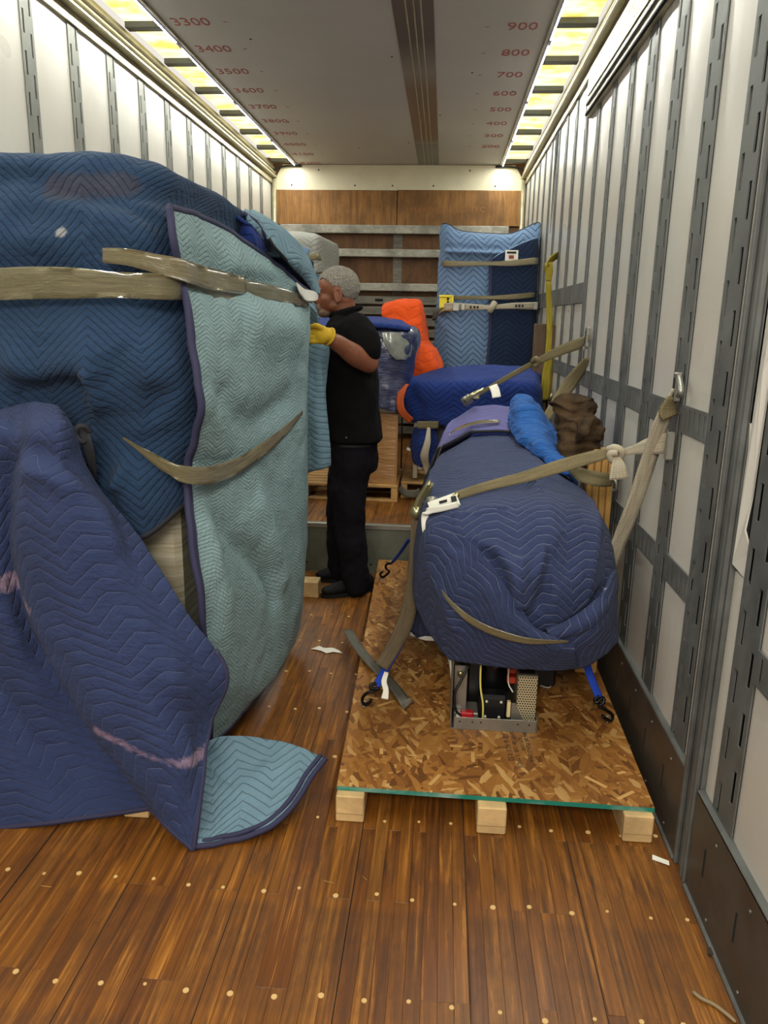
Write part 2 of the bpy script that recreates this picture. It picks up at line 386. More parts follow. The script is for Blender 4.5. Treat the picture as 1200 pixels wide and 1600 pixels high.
def wood_strip(name, dark=False):
    s = NT(name, .36, 0, .5)
    rnd = s.n('ShaderNodeObjectInfo').outputs['Random']
    co = s.coord('Object'); 
    cmb = s.n('ShaderNodeCombineXYZ'); s.set(cmb.inputs[0], s.math('MULTIPLY', rnd, 37.0)); s.set(cmb.inputs[1], s.math('MULTIPLY', rnd, 11.0))
    ad = s.n('ShaderNodeVectorMath', operation='ADD'); s.t.links.new(co, ad.inputs[0]); s.t.links.new(cmb.outputs[0], ad.inputs[1])
    mp = s.n('ShaderNodeMapping'); mp.inputs['Scale'].default_value = (60, 2.2, 1); s.t.links.new(ad.outputs[0], mp.inputs[0])
    g = s.noise(1.3, 5, mp.outputs[0], .6, .4)
    g2 = s.noise(2.6, 5, co, .62); g3 = s.noise(9, 4, s.coord('Object', (3, .8, 1)), .6)
    a = s.ramp(rnd, [(0.0, lin((136, 82, 26))), (.35, lin((154, 97, 32))), (.7, lin((122, 71, 24))), (1.0, lin((160, 104, 40)))])
    a = s.mix(s.ramp(g, [(.35, 0.0), (.7, .85)]), a, lin((66, 36, 14)))
    a = s.mix(s.ramp(g, [(.24, .7), (.42, 0.0)]), a, lin((206, 142, 62)))
    a = s.mix(s.ramp(g2, [(.46, 0.0), (.68, .7)]), a, lin((58, 36, 20)))
    a = s.mix(s.ramp(g3, [(.55, 0.0), (.7, .65)]), a, lin((44, 28, 18)))
    s.col(a); s.bump(g, .25, .002)
    s.set(s.b.inputs['Roughness'], s.ramp(g2, [(.3, .3), (.75, .55)])); return s.m
M_floor = wood_strip('oak_floor_strip')
def ply_mat(name, c, scale=(1.2, 1, 12), dark=.5):
    s = NT(name, .6, 0, .3); c = lin(c); co = s.coord('Object', scale)
    g = s.noise(2.2, 6, co, .62, 1.2); g2 = s.noise(3, 5, s.coord(), .6)
    a = s.mix(s.ramp(g, [(.35, 0.0), (.66, 1.0)]), tuple(v*dark for v in c), c)
    a = s.mix(s.ramp(g2, [(.45, 0.0), (.66, .75)]), a, tuple(v*.32 for v in c)); s.col(a); s.bump(g, .2, .002); return s.m
M_ply = ply_mat('worn_plywood', (158, 112, 62), (14, 1, 1.2), .5); M_plyd = ply_mat('dark_plywood', (104, 70, 40), (8, 1, 1.5), .6)
M_slat = ply_mat('grey_weathered_slat', (128, 122, 112), (1.5, 1, 14), .5)
M_beam = ply_mat('galvanised_beam', (176, 172, 160), (6, 6, 14), .62)
M_lumber = ply_mat('pale_lumber', (226, 190, 134), (3, 3, 9), .82); M_pallet = ply_mat('pallet_pine', (200, 156, 98), (1.5, 6, 6), .75)
M_board = ply_mat('brown_board', (112, 88, 66), (9, 9, 1.2), .65); M_stud = ply_mat('honey_lumber', (196, 150, 84), (20, 20, 1.5), .78)
M_riser = galv('greenish_riser_plate', (108, 112, 98), .5, .35)
M_card = plain('brown_cardboard', (168, 122, 72), .55, 0, .1, 5)
def emis(name, c, strength, c2=None):
    s = NT(name, .5); s.b.inputs['Emission Strength'].default_value = strength
    s.b.inputs['Base Color'].default_value = (.8, .8, .75, 1)
    f = s.noise(5, 5, s.coord('Object', (1, 1.4, 1)), .65)
    s.set(s.b.inputs['Emission Color'], s.mix(s.ramp(f, [(.42, 0.0), (.62, 1.0)]), lin(c), lin(c2 or c))); return s.m
M_pane = emis('lit_translucent_pane', (255, 250, 205), PANE_STRENGTH, (222, 196, 60))
M_led = emis('led_emitter', (225, 230, 255), 14)
M_ledb = plain('led_tape', (150, 150, 215), .4)
# ---------------------------------------------------------------- the setting
W, H, YB, YS, ZD = 1.245, 2.99, 8.07, 4.5, .31     # half width, height, back wall, step, deck height
Y0 = -.6
def kind(o, k='structure'): o['kind'] = k; return o
rnd = random.Random(4)
# floor
floor = kind(box('floor', (-W, Y0, -.05), (W, YS, -.012), M_gap))
strip_meshes = []
SW = 2*W/64
for L_ in (.5, .8, 1.1, 1.5):
    bm = bmesh.new(); add_box(bm, (-SW/2+.0002, 0, -.012), (SW/2-.0002, L_-.0005, 0), .0005)
    me = bpy.data.meshes.new('floor_strip'); bm.to_mesh(me); bm.free(); me.materials.append(M_floor); strip_meshes.append((L_, me))
cnt = 0
for i in range(64):
    x = -W + SW*(i+.5); y = .95
    first = True
    while y < YS-.01:
        if y > 2.6 and x > -.2:
            L_, me = strip_meshes[3]
        else: L_, me = strip_meshes[rnd.choice((1, 2, 3) if not first else (0, 1, 2))]
        first = False
        if y+L_ > YS:
            y2 = YS
        else: y2 = y+L_
        o = link('floor_strip', me, None, floor); o.location = (x, y, rnd.uniform(-.0008, .0004)); o.scale = (1, (y2-y)/L_, 1)
        y = y2; cnt += 1
# deck groups of strips run behind the camera as one plain continuation
rear = box('floor_boards', (-W, Y0, -.012), (W, .95, -.0005), M_floor, floor)
for bx in (-.93, -.62, -.31, 0, .31, .62, .93):       # joints between the laminated boards
    box('board_joint', (bx-.0012, .95, -.002), (bx+.0010, YS, .0007), M_gap, floor)
# plugged screw heads in rows across the boards
bm = bmesh.new(); bmesh.ops.create_cone(bm, cap_ends=True, segments=8, radius1=.0075, radius2=.007, depth=.002)
plug_me = bpy.data.meshes.new('screw_plug'); bm.to_mesh(bm and plug_me); bm.free(); plug_me.materials.append(plain('pale_putty', (214, 178, 118), .6))
for r_ in range(9):
    yy = 1.43 + r_*.335
    for k in range(24):
        x = -W+.06+k*.104
        if yy > 2.2 and (x < -.35 or (x > .25 and yy < 4.4)): continue
        o = link('screw_plug', plug_me, None, floor); o.location = (x+rnd.uniform(-.006, .006), yy+rnd.uniform(-.012, .012), .0012)
        s_ = rnd.uniform(.6, 1.1); o.scale = (s_, s_, 1)
# raised front deck and its riser
deck = kind(box('floor_deck', (-W, YS+.02, 0), (W, YB, ZD-.014), M_gap))
for i in range(24):
    x0 = -W+i*2*W/24
    for (ya, yb) in ((YS+.02, 6.2), (6.202, YB)):
        box('deck_plank', (x0+.0008, ya, ZD-.014), (x0+2*W/24-.0008, yb, ZD+rnd.uniform(-.0006, .0006)), M_floor, deck, .001)
riser = kind(box('trim_step_riser', (-W, YS-.002, 0), (W, YS+.018, ZD-.006), M_riser))
box('edge_bar', (-W, YS-.012, ZD-.03), (W, YS+.03, ZD+.003), M_steel, riser, .004)
for k in range(12):
    box('bolt', (-1.1+k*.2, YS-.006, .05), (-1.088+k*.2, YS-.001, .062), M_ink, riser, .002)

# slotted plates ---------------------------------------------------------
def slotted(wd, ln, slots, t=.004):
    """plate in the local x (width) / z (length) plane, facing -y, with real slot openings"""
    xs = sorted(set([0, wd] + [round(a, 5) for s in slots for a in (s[0], s[1])]))
    zs = sorted(set([0, ln] + [round(a, 5) for s in slots for a in (s[2], s[3])]))
    bm = bmesh.new(); V = {}
    def v(i, j):
        if (i, j) not in V: V[i, j] = bm.verts.new((xs[i], 0, zs[j]))
        return V[i, j]
    for i in range(len(xs)-1):
        for j in range(len(zs)-1):
            cx, cz = (xs[i]+xs[i+1])/2, (zs[j]+zs[j+1])/2
            if any(s[0] < cx < s[1] and s[2] < cz < s[3] for s in slots): continue
            bm.faces.new((v(i, j), v(i+1, j), v(i+1, j+1), v(i, j+1)))
    # thickness: fold both long edges back
    for e in [e for e in bm.edges if e.is_boundary]:
        pass
    geom = bmesh.ops.extrude_face_region(bm, geom=bm.faces[:])
    bmesh.ops.translate(bm, verts=[g for g in geom['geom'] if isinstance(g, bmesh.types.BMVert)], vec=(0, t, 0))
    bmesh.ops.recalc_face_normals(bm, faces=bm.faces)
    return bm
def post_slots(wd, ln, pitch=.1, sl=.058, inset=.3, slw=.007):
    out = []; k = 0; z = .03
    while z+sl < ln:
        out.append((wd*inset-slw/2, wd*inset+slw/2, z, z+sl))
        if z+pitch/2+sl < ln: out.append((wd*(1-inset)-slw/2, wd*(1-inset)+slw/2, z+pitch/2, z+pitch/2+sl))
        z += pitch
    return out
def mesh_of(bm, name, mat):
    me = bpy.data.meshes.new(name); bm.to_mesh(me); bm.free(); me.materials.append(mat); return me
ZT = 2.84
def side_wall(sgn, name, posts, pw, panel_x, zlo, mat):
    wall = kind(box(name, (sgn*(W+.045) if sgn > 0 else -W-.065, Y0, 0), (W+.065 if sgn > 0 else -W-.045, YB, H), M_gap))
    meshes = {}
    prev_hi = Y0
    for (y, wd) in posts:
        key = round(wd, 3)
        if key not in meshes: meshes[key] = mesh_of(slotted(wd, ZT-zlo, post_slots(wd, ZT-zlo, .155, .09, .22, .02 if wd > .12 else .014)), 'slotted_post', mat)
        o = link('slotted_post', meshes[key], None, wall)
        o.rotation_euler = (0, 0, -sgn*math.pi/2)
        o.location = (sgn*(W+.002), y+wd if sgn > 0 else y, zlo)
    return wall
R_posts = [(.9, .13), (1.29, .13), (1.682, .133), (2.07, .13), (2.432, .13), (2.822, .13), (3.2, .14), (3.565, .09)] + [(3.93+.37*k, .075) for k in range(12) if 3.93+.37*k < 8]
L_posts = [(1.7, .11), (2.13, .11), (2.56, .11), (2.97, .11)] + [(3.37+.418*k, .1) for k in range(11)]
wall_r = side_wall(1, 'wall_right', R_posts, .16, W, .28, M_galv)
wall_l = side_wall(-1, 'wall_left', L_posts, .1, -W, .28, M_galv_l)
# white liner panels between the posts, bulging a little
def liner(wall, sgn, ya, yb, z0, z1, dmg=False):
    bm = bmesh.new(); ny, nzz = 4, 8; g = []
    for j in range(nzz+1):
        row = []
        for i in range(ny+1):
            f = i/ny; b = .0025*math.sin(math.pi*f)
            row.append(bm.verts.new((sgn*(W+.0088-b), ya+(yb-ya)*f, z0+(z1-z0)*j/nzz)))
        g.append(row)
    for j in range(nzz):
        for i in range(ny): bm.faces.new((g[j][i], g[j][i+1], g[j+1][i+1], g[j+1][i]))
    ge = bmesh.ops.extrude_face_region(bm, geom=bm.faces[:])
    bmesh.ops.translate(bm, verts=[v for v in ge['geom'] if isinstance(v, bmesh.types.BMVert)], vec=(sgn*.006, 0, 0))
    bmesh.ops.recalc_face_normals(bm, faces=bm.faces)
    return from_bm('liner_panel', bm, M_panel, wall)
def gaps(posts):
    out = [(Y0, posts[0][0])]
    for a, b in zip(posts[:-1], posts[1:]): out.append((a[0]+a[1], b[0]))
    out.append((posts[-1][0]+posts[-1][1], YB)); return out
rail_meshes = {}
def short_rail(wall, ya, yb, z, h=.085, sag=.0):
    ln = yb-ya; n = max(2, int(ln/.045)); key = (round(ln, 2), h)
    if key not in rail_meshes:
        sl = [(ln*(k+.5)/n-.0065, ln*(k+.5)/n+.0065, h*.12, h*.88) for k in range(n)]
        rail_meshes[key] = mesh_of(slotted(ln, h, sl), 'slotted_rail', M_galv)
    o = link('slotted_rail', rail_meshes[key], None, wall); o.rotation_euler = (0, 0, -math.pi/2); o.location = (W+.001, yb, z)
for i, (a, b) in enumerate(gaps(R_posts)):
    if b-a < .02: continue
    if 1.79 < a < 1.85:     # stretch with the door post in it
        liner(wall_r, 1, 1.997, b+.003, .28, ZT); liner(wall_r, 1, a-.003, 1.888, .28, .93)
        continue
    if a > 5.2:
        liner(wall_r, 1, a-.003, b+.003, .28, ZT)
        pass
    else:
        liner(wall_r, 1, a-.003, b+.003, .28, .731); liner(wall_r, 1, a-.003, b+.003, .803, 1.209); liner(wall_r, 1, a-.003, b+.003, 1.281, ZT)
    if a < 5.2:
        short_rail(wall_r, a, b, 1.202); short_rail(wall_r, a, b, .724)
    if a > 4.3: box('far_rail', (W-.001, a, 1.63), (W+.006, b, 1.74), M_galv, wall_r, .002)
for a, b in gaps(L_posts):
    if b-a > .02: liner(wall_l, -1, a-.003, b+.003, .28, ZT)
# door post / seam channel in the right wall, with the torn liner beside it
seam = kind(box('trim_door_post', (W-.004, 1.89, 0), (W+.03, 1.996, ZT), M_galv))
for dy, t_ in ((.0, .012), (.022, .008), (.082, .010)):
    box('channel_ridge', (W-.016, 1.898+dy, .0), (W-.003, 1.905+dy+t_, ZT), M_galv, seam, .003)
bm = bmesh.new(); pts = [(1.882, .95), (1.812, .93), (1.812, 1.0), (1.835, 1.05), (1.85, 1.12), (1.86, 1.25), (1.855, 1.42), (1.83, 1.55), (1.812, 1.62), (1.812, 1.75), (1.812, ZT), (1.888, ZT), (1.888, 1.30), (1.872, 1.2), (1.888, 1.1)]
vs = [bm.verts.new((W+.008-.012*(i % 3 == 0), y, z)) for i, (y, z) in enumerate(pts)]; f = bm.faces.new(vs)
bmesh.ops.triangulate(bm, faces=[f]); ge = bmesh.ops.extrude_face_region(bm, geom=bm.faces[:]); bmesh.ops.translate(bm, verts=[v for v in ge['geom'] if isinstance(v, bmesh.types.BMVert)], vec=(.004, 0, 0))
tag(from_bm('torn_liner', bm, M_panel, wall_r), 'torn cracked edge of white liner')
# kick plates (two runs, split at the door post)
for k, (a, b) in enumerate(((Y0, 1.89), (1.996, YB))):
    kp = kind(box('baseboard_right' if k else 'baseboard_right_rear', (W-.012, a, .004), (W+.004, b, .3 if k else .305), M_kick, None, .002))
    box('lip', (W-.02, a, .0), (W+.004, b, .012), M_galv, kp, .003); box('top_flange', (W-.012, a, .296), (W+.02, b, .308), M_galv, kp, .003)
    y = a+.12
    while y < min(b, 4.4):
        if y > 1:
            for z in (.04, .26):
                box('rivet', (W-.016, y-.004, z-.004), (W-.011, y+.004, z+.004), M_steel, kp, .002)
            box('slot', (W-.0135, y+.06, .12), (W-.0115, y+.066, .2), M_gap, kp)
        y += .22
kind(box('baseboard_left', (-W-.004, Y0, 0), (-W+.012, YB, .3), M_kick, None, .002))
# top rails
for sgn, nm in ((1, 'trim_top_rail_right'), (-1, 'trim_top_rail_left')):
    tr = kind(box(nm, (min(sgn*(W-.01), sgn*(W+.04)), Y0, ZT-.03), (max(sgn*(W-.01), sgn*(W+.04)), YB, H), M_rail))
    for (dz, d_) in ((.02, .05), (.06, .038), (.1, .03)):
        box('ridge', (min(sgn*(W-d_), sgn*W), Y0, ZT+dz), (max(sgn*(W-d_), sgn*W), YB, ZT+dz+.022), M_rail, tr, .006)
# header over the side door: a taller slotted band near the camera
hd = kind(box('trim_door_header', (W-.012, 1.2, 2.60), (W+.01, 4.62, 2.845), M_rail))
n_ = 80; me = mesh_of(slotted(3.4, .12, [(3.4*(k+.5)/n_-.005, 3.4*(k+.5)/n_+.005, .02, .1) for k in range(n_)]), 'slotted_band', M_rail)
o = link('slotted_band', me, None, hd); o.rotation_euler = (0, 0, -math.pi/2); o.location = (W-.018, 4.61, 2.705)
box('header_bead', (W-.022, 1.2, 2.66), (W-.01, 4.62, 2.675), M_galv, hd, .003); box('header_bead', (W-.022, 1.2, 2.61), (W-.01, 4.62, 2.625), M_gap, hd, .003)
box('slot_backing', (W-.0135, 1.21, 2.715), (W-.0125, 4.6, 2.815), M_gap, hd)

# ceiling ----------------------------------------------------------------
XI = 1.0; YC = 8.05
ceiling = kind(box('ceiling', (-XI, Y0, H), (XI, YB, H+.02), M_ceil))
cs = box('centre_strip', (.2, Y0, H-.004), (.4, YB, H), None, ceiling)
s = NT('ceiling_metal_strip', .35, .45)
sep = s.n('ShaderNodeSeparateXYZ'); s.t.links.new(s.coord(), sep.inputs[0])
f = s.noise(1.2, 2, s.coord('Object', (.05, 1, 1)))
s.col(s.ramp(s.math('FRACT', s.math('MULTIPLY', sep.outputs[1], .28)), [(0, lin((120, 118, 118))), (.3, lin((105, 98, 95))), (.45, lin((160, 155, 150))), (.55, lin((140, 118, 98))), (.95, lin((135, 110, 88))), (1, lin((150, 150, 148)))]))
cs.data.materials.append(s.m)
for x in (.262, .3, .335): box('strip_bead', (x, Y0, H-.007), (x+.007, YB, H-.003), M_rail, ceiling, .001)
for sgn in (1, -1):
    x0, x1 = sorted((sgn*XI, sgn*(W-.02)))
    box('roof_cavity', (x0, Y0, H+.055), (x1, YB, H+.06), plain('roof_skin', (200, 196, 170), .5), ceiling)
    edge = box('light_edge_trim', (min(sgn*(XI-.012), sgn*(XI+.006)), Y0, H-.012), (max(sgn*(XI-.012), sgn*(XI+.006)), YB, H+.004), M_rail, ceiling)
    ribs = [YB-.12-.585*k for k in range(15)]
    prev = YB
    for y in ribs:
        if y < Y0: break
        box('roof_bow', (x0, y-.03, H-.004), (x1, y+.03, H+.05), M_galv, ceiling, .004)
        box('lit_pane', (x0+.004*0, y+.03, H+.028), (x1, prev-.03, H+.032), M_pane, ceiling)
        prev = y
    box('lit_pane', (x0, Y0, H+.028), (x1, prev-.03, H+.032), M_pane, ceiling)
    # LED tape along the inner edge
    box('led_tape', (min(sgn*(XI+.006), sgn*(XI+.02)), 1.0, H-.016), (max(sgn*(XI+.006), sgn*(XI+.02)), YB, H-.010), M_ledb, ceiling)
    bm = bmesh.new(); y = 3.2
    while y < YB-.05:
        if (y % 1.17) < 1.08: add_box(bm, (sgn*(XI+.013)-.0035, y-.0035, H-.0195), (sgn*(XI+.013)+.0035, y+.0035, H-.016))
        y += .022
    o = from_bm('led_row', bm, M_led, ceiling); o['kind'] = 'stuff'
def text_obj(name, body, size, mat, parent, M, xs=1.0, ext=.0006, align='CENTER'):
    cu = bpy.data.curves.new(name, 'FONT'); cu.body = body; cu.size = size; cu.extrude = ext; cu.align_x = align; cu.align_y = 'CENTER'; cu.resolution_u = 2
    t = bpy.data.objects.new('tmp', cu); C.objects.link(t)
    me = bpy.data.meshes.new_from_object(t.evaluated_get(bpy.context.evaluated_depsgraph_get())); bpy.data.objects.remove(t)
    me.transform(M @ Matrix.Diagonal((xs, 1, 1, 1))); me.materials.clear(); me.materials.append(mat)
    return link(name, me, None, parent)
# ruler numbers printed on the liner, read by someone looking up towards the front wall
Mc = lambda x, y: Matrix.Translation((x, y, H-.001)) @ Matrix.Rotation(math.pi, 4, 'X')
for k in range(10):
    y = 4.35+.405*k
    text_obj('printed_number', str(3300+100*k), .15, M_red_ink, ceiling, Mc(-.85, y), .68)
    box('printed_tick', (-.68, y-.002, H-.0016), (-.66, y+.002, H-.0001), M_red_ink, ceiling)
for k in range(9):
    y = 4.05+.4*k
    text_obj('printed_number', str(1000-100*k), .15, M_red_ink, ceiling, Mc(.85, y), .72)
    box('printed_tick', (.66, y-.002, H-.0016), (.68, y+.002, H-.0001), M_red_ink, ceiling)
for (x, y) in ((-.6, 4.6), (.62, 5.2), (.15, 4.9), (.42, 6.2), (.15, 7.1), (-.75, 6.4), (.9, 5.6), (-.3, 7.3)):
    box('screw', (x-.006, y-.006, H-.003), (x+.006, y+.006, H), M_ink, ceiling, .002)

# front (back of picture) wall ------------------------------------------
wall_b = kind(box('wall_back', (-W-.07, YB, ZD-.31), (W+.07, YB+.05, H+.06), M_plyd))
M_cream = plain('cream_painted_panel', (214, 206, 178), .5)
bm = bmesh.new(); x1 = W-.03; zt = H-.005; zb = 2.755
vs = [bm.verts.new((x, YB-.012, z)) for x, z in ((-x1, zb), (x1, zb), (x1, zt-.13), (x1-.08, zt), (-x1+.08, zt), (-x1, zt-.13))]
f = bm.faces.new(vs); ge = bmesh.ops.extrude_face_region(bm, geom=[f]); bmesh.ops.translate(bm, verts=[v for v in ge['geom'] if isinstance(v, bmesh.types.BMVert)], vec=(0, .01, 0))
bmesh.ops.recalc_face_normals(bm, faces=bm.faces); from_bm('cream_header_panel', bm, M_cream, wall_b)
for x in (-1.05, -.78, -.42, -.05, .35, .7, .95): box('screw', (x-.007, YB-.016, 2.79 if x % .2 > .1 else 2.93), (x+.007, YB-.011, 2.804 if x % .2 > .1 else 2.944), M_ink, wall_b, .003)
def plate(name, x0, x1, z0, z1, mat, d=.03, t=.02, bev=.003): return box(name, (x0, YB-d, z0), (x1, YB-d+t, z1), mat, wall_b, bev)
plate('plywood_panel', -W+.005, -.004, 2.43, 2.752, M_ply); plate('plywood_panel', .004, W-.008, 2.43, 2.757, M_ply)
plate('plywood_panel', -W+.01, -.02, 1.86, 2.42, M_plyd, .012, .01); plate('plywood_panel', .01, W-.01, 1.86, 2.42, M_plyd, .012, .01)
plate('worn_stud', -.03, .06, 1.78, 2.42, M_slat, .02, .012)
for j, (txt, x, z, s_) in enumerate((('MARSKE', .28, 2.57, .075), ('SIS  TEC', .72, 2.58, .075))): text_obj('faded_stencil', txt, s_, plain('faded_stencil', (140, 92, 48), .8), wall_b, Matrix.Translation((x, YB-.0315, z)) @ Matrix.Rotation(math.pi/2, 4, 'X'), 1.1)
plate('decking_beam', -1.16, 1.1, 2.345, 2.425, M_beam, .09, .05, .006); plate('decking_beam', -.85, 1.0, 2.125, 2.2, M_beam, .09, .05, .006); plate('decking_beam', -1.1, 1.1, 1.80, 1.875, M_beam, .09, .05, .006)
for zz in (1.71, 1.61, 1.5, 1.39, 1.28, 1.17, 1.06, .95, .84, .73, .62, .51, .4):
    plate('slat', -W+.02, W-.02, zz-.04, zz+.04, M_slat, .06+.01*rnd.random(), .03, .005)
box('slot', (-.2, YB-.073, 1.70), (-.12, YB-.05, 1.725), M_gap, wall_b)
for sgn in (1, -1):
    tube('corner_pipe', [(sgn*(W-.02), YB-.03, .4), (sgn*(W-.02), YB-.03, H-.1)], .025, M_rail, wall_b)
    tube('roof_cable', catmull([(sgn*(W-.02), YB-.1, H-.08), (sgn*(W-.12), YB-.06, H-.03), (sgn*(W-.3), YB-.03, H-.02)], 6), .009, M_gap, wall_b, 6)
bm = bmesh.new(); vs = [bm.verts.new((W-.003, y, z)) for y, z in ((5.84, 2.83), (5.98, 2.83), (5.95, 2.5), (5.93, 2.15), (5.9, 2.5))]
f = bm.faces.new(vs); ge = bmesh.ops.extrude_face_region(bm, geom=[f]); bmesh.ops.translate(bm, verts=[v for v in ge['geom'] if isinstance(v, bmesh.types.BMVert)], vec=(.003, 0, 0)); bmesh.ops.recalc_face_normals(bm, faces=bm.faces)
from_bm('open_seam', bm, M_gap, wall_r)
# ---------------------------------------------------------------- big blanket-wrapped load on the left
def G(rows): return [[P(*q) if len(q) == 3 else Vector(q[:3]) for q in r] for r in rows]
def W3(x, y, z): return (x, y, z, 0)
s = NT('stretch_wrapped_white', .18, 0, .7); uvn = s.coord('Object', (1, 1, 18))
f = s.noise(3, 4, uvn, .6, .6); s.col(s.mix(s.ramp(f, [(.4, 0.0), (.7, 1.0)]), lin((176, 166, 138)), lin((214, 208, 188)))); s.bump(f, .8, .006); s.b.inputs['Coat Weight'].default_value = .6
M_wrapw = s.m
cargo = empty('wrapped_cabinet', (-.76, 2.95, 0), 'tall pale cabinet in stretch film glimpsed between the blue blankets on the left', 'cabinet')
box('cabinet_body', (-1.18, 2.32, .1), (-.32, 3.5, 1.72), M_wrapw, cargo, .02)
box('film_seam', (-.46, 2.313, .12), (-.45, 2.321, 1.7), plain('film_seam_tan', (120, 112, 92), .5), cargo)  # seam line in a darker tan than the film
for y in (2.34, 2.9, 3.46): box('skid_runner', (-1.16, y, 0), (-.32, y+.1, .1), M_lumber, cargo, .004)
fb = tag(box('lumber_block', (-.44, 2.03, 0), (-.36, 2.1, .05), M_lumber, None, .003), 'pale lumber end peeking out from under the hanging navy blanket hem', 'wood block')

# upper dark blue blanket
t = empty('moving_blanket', (-.8, 2.3, 1.9), 'dark blue quilted moving blanket draped over the top of the large left load', 'blanket')
rows = [
 [W3(-1.24, 3.5, 1.93), W3(-1.1, 3.5, 1.95), W3(-1.0, 3.5, 1.96), W3(-.9, 3.5, 1.96), W3(-.8, 3.55, 1.95), W3(-.7, 3.55, 1.93), W3(-.6, 3.6, 1.9), W3(-.5, 3.65, 1.86), W3(-.4, 3.68, 1.8), W3(-.3, 3.7, 1.72)],
 [(-90, 262, 2.42), (0, 250, 2.42), (80, 246, 2.42), (160, 247, 2.45), (222, 257, 2.5), (285, 280, 2.62), (338, 306, 2.82), (398, 347, 3.08), (452, 387, 3.3), (487, 432, 3.48)],
 [(-90, 300, 2.28), (0, 290, 2.28), (80, 290, 2.27), (155, 288, 2.28), (212, 296, 2.3), (258, 310, 2.38), (315, 335, 2.62), (380, 374, 2.96), (440, 418, 3.25), (476, 455, 3.46)],
 [(-90, 370, 2.22), (0, 365, 2.22), (80, 365, 2.21), (150, 362, 2.22), (212, 366, 2.22), (262, 372, 2.31), (318, 385, 2.6), (380, 405, 2.95), (440, 435, 3.27), (472, 462, 3.46)],
 [(-90, 440, 2.25), (0, 440, 2.25), (80, 440, 2.24), (150, 440, 2.24), (218, 440, 2.25), (275, 440, 2.32), (325, 442, 2.6), (380, 446, 2.95), (440, 456, 3.27), (468, 470, 3.46)],
 [(-90, 520, 2.2), (0, 522, 2.2), (80, 525, 2.18), (150, 525, 2.17), (225, 525, 2.18), (292, 522, 2.29), (335, 522, 2.58), (390, 526, 2.9), (440, 535, 3.25), (466, 550, 3.46)],
 [(-90, 600, 2.19), (0, 605, 2.2), (80, 600, 2.23), (150, 600, 2.19), (230, 600, 2.16), (303, 600, 2.28), (340, 602, 2.55), (390, 606, 2.9), (440, 610, 3.25), (464, 620, 3.46)],
 [(-90, 680, 2.22), (0, 680, 2.23), (80, 668, 2.27), (150, 672, 2.25), (225, 680, 2.24), (296, 680, 2.31), (335, 684, 2.55), (390, 690, 2.9), (440, 690, 3.25), (460, 690, 3.46)],
 [(-90, 740, 2.21), (0, 740, 2.22), (80, 740, 2.26), (155, 755, 2.22), (220, 765, 2.2), (285, 735, 2.31), (325, 740, 2.55), (390, 742, 2.9), (440, 740, 3.25), (460, 740, 3.46)],
 [(-90, 790, 2.22), (0, 800, 2.22), (90, 815, 2.24), (160, 832, 2.22), (224, 838, 2.2), (292, 786, 2.3), (325, 780, 2.55), (390, 780, 2.9), (440, 780, 3.25), (460, 780, 3.46)]]
o, e = cloth('blanket_cloth', G(rows), 26, 22, Q['deep'], t, wr=.013, wrs=5, seed=2, thick=.01, creases=[
    ([P(60, 290, 2.25), P(140, 305, 2.25), P(220, 330, 2.25), P(262, 345, 2.28)], .028, .03),
    ([P(120, 275, 2.25), P(200, 290, 2.25), P(260, 302, 2.35), P(310, 330, 2.5)], .035, .035),
    ([P(0, 330, 2.2), P(70, 335, 2.2), P(140, 350, 2.2)], .02, .05),
    ([P(0, 560, 2.2), P(70, 580, 2.2), P(140, 560, 2.2), P(180, 590, 2.2)], -.05, .05),
    ([P(150, 560, 2.2), P(158, 610, 2.2), P(150, 640, 2.2), P(140, 668, 2.2)], -.045, .03),
    ([P(180, 545, 2.2), P(220, 600, 2.2), P(260, 640, 2.2)], .03, .06),
    ([P(140, 668, 2.2), P(200, 678, 2.2), P(280, 670, 2.2)], -.05, .03),
    ([P(20, 620, 2.2), P(90, 600, 2.2), P(130, 620, 2.2)], .03, .05),
    ([P(185, 690, 2.2), P(192, 730, 2.2), P(185, 770, 2.2)], -.035, .02),
    ([P(165, 700, 2.2), P(160, 740, 2.2), P(180, 790, 2.2)], .02, .02)])
A = e['A']
binding(e['bottom'][:int(len(e['bottom'])*.62)], M_bind_dark, t, .011)
loop = [P(142, 750, 2.18), P(148, 715, 2.17), P(146, 685, 2.16), P(136, 668, 2.155), P(124, 668, 2.15), P(119, 680, 2.15), P(126, 690, 2.16), P(134, 705, 2.17), P(138, 745, 2.18)]
ribbon('binding_loop', [P(126, 668, 2.13), P(134, 685, 2.11), P(141, 712, 2.12), P(146, 752, 2.16)], [.03, .034, .03, .02], M_bind_dark, t, side=(1, 0, 0), thick=.006, n=6)
tube('binding_curl', catmull([P(134, 690, 2.11), P(124, 688, 2.1), P(118, 677, 2.1), P(123, 667, 2.1), P(134, 667, 2.11), P(141, 675, 2.12)], 5), .009, M_bind_dark, t, 8)
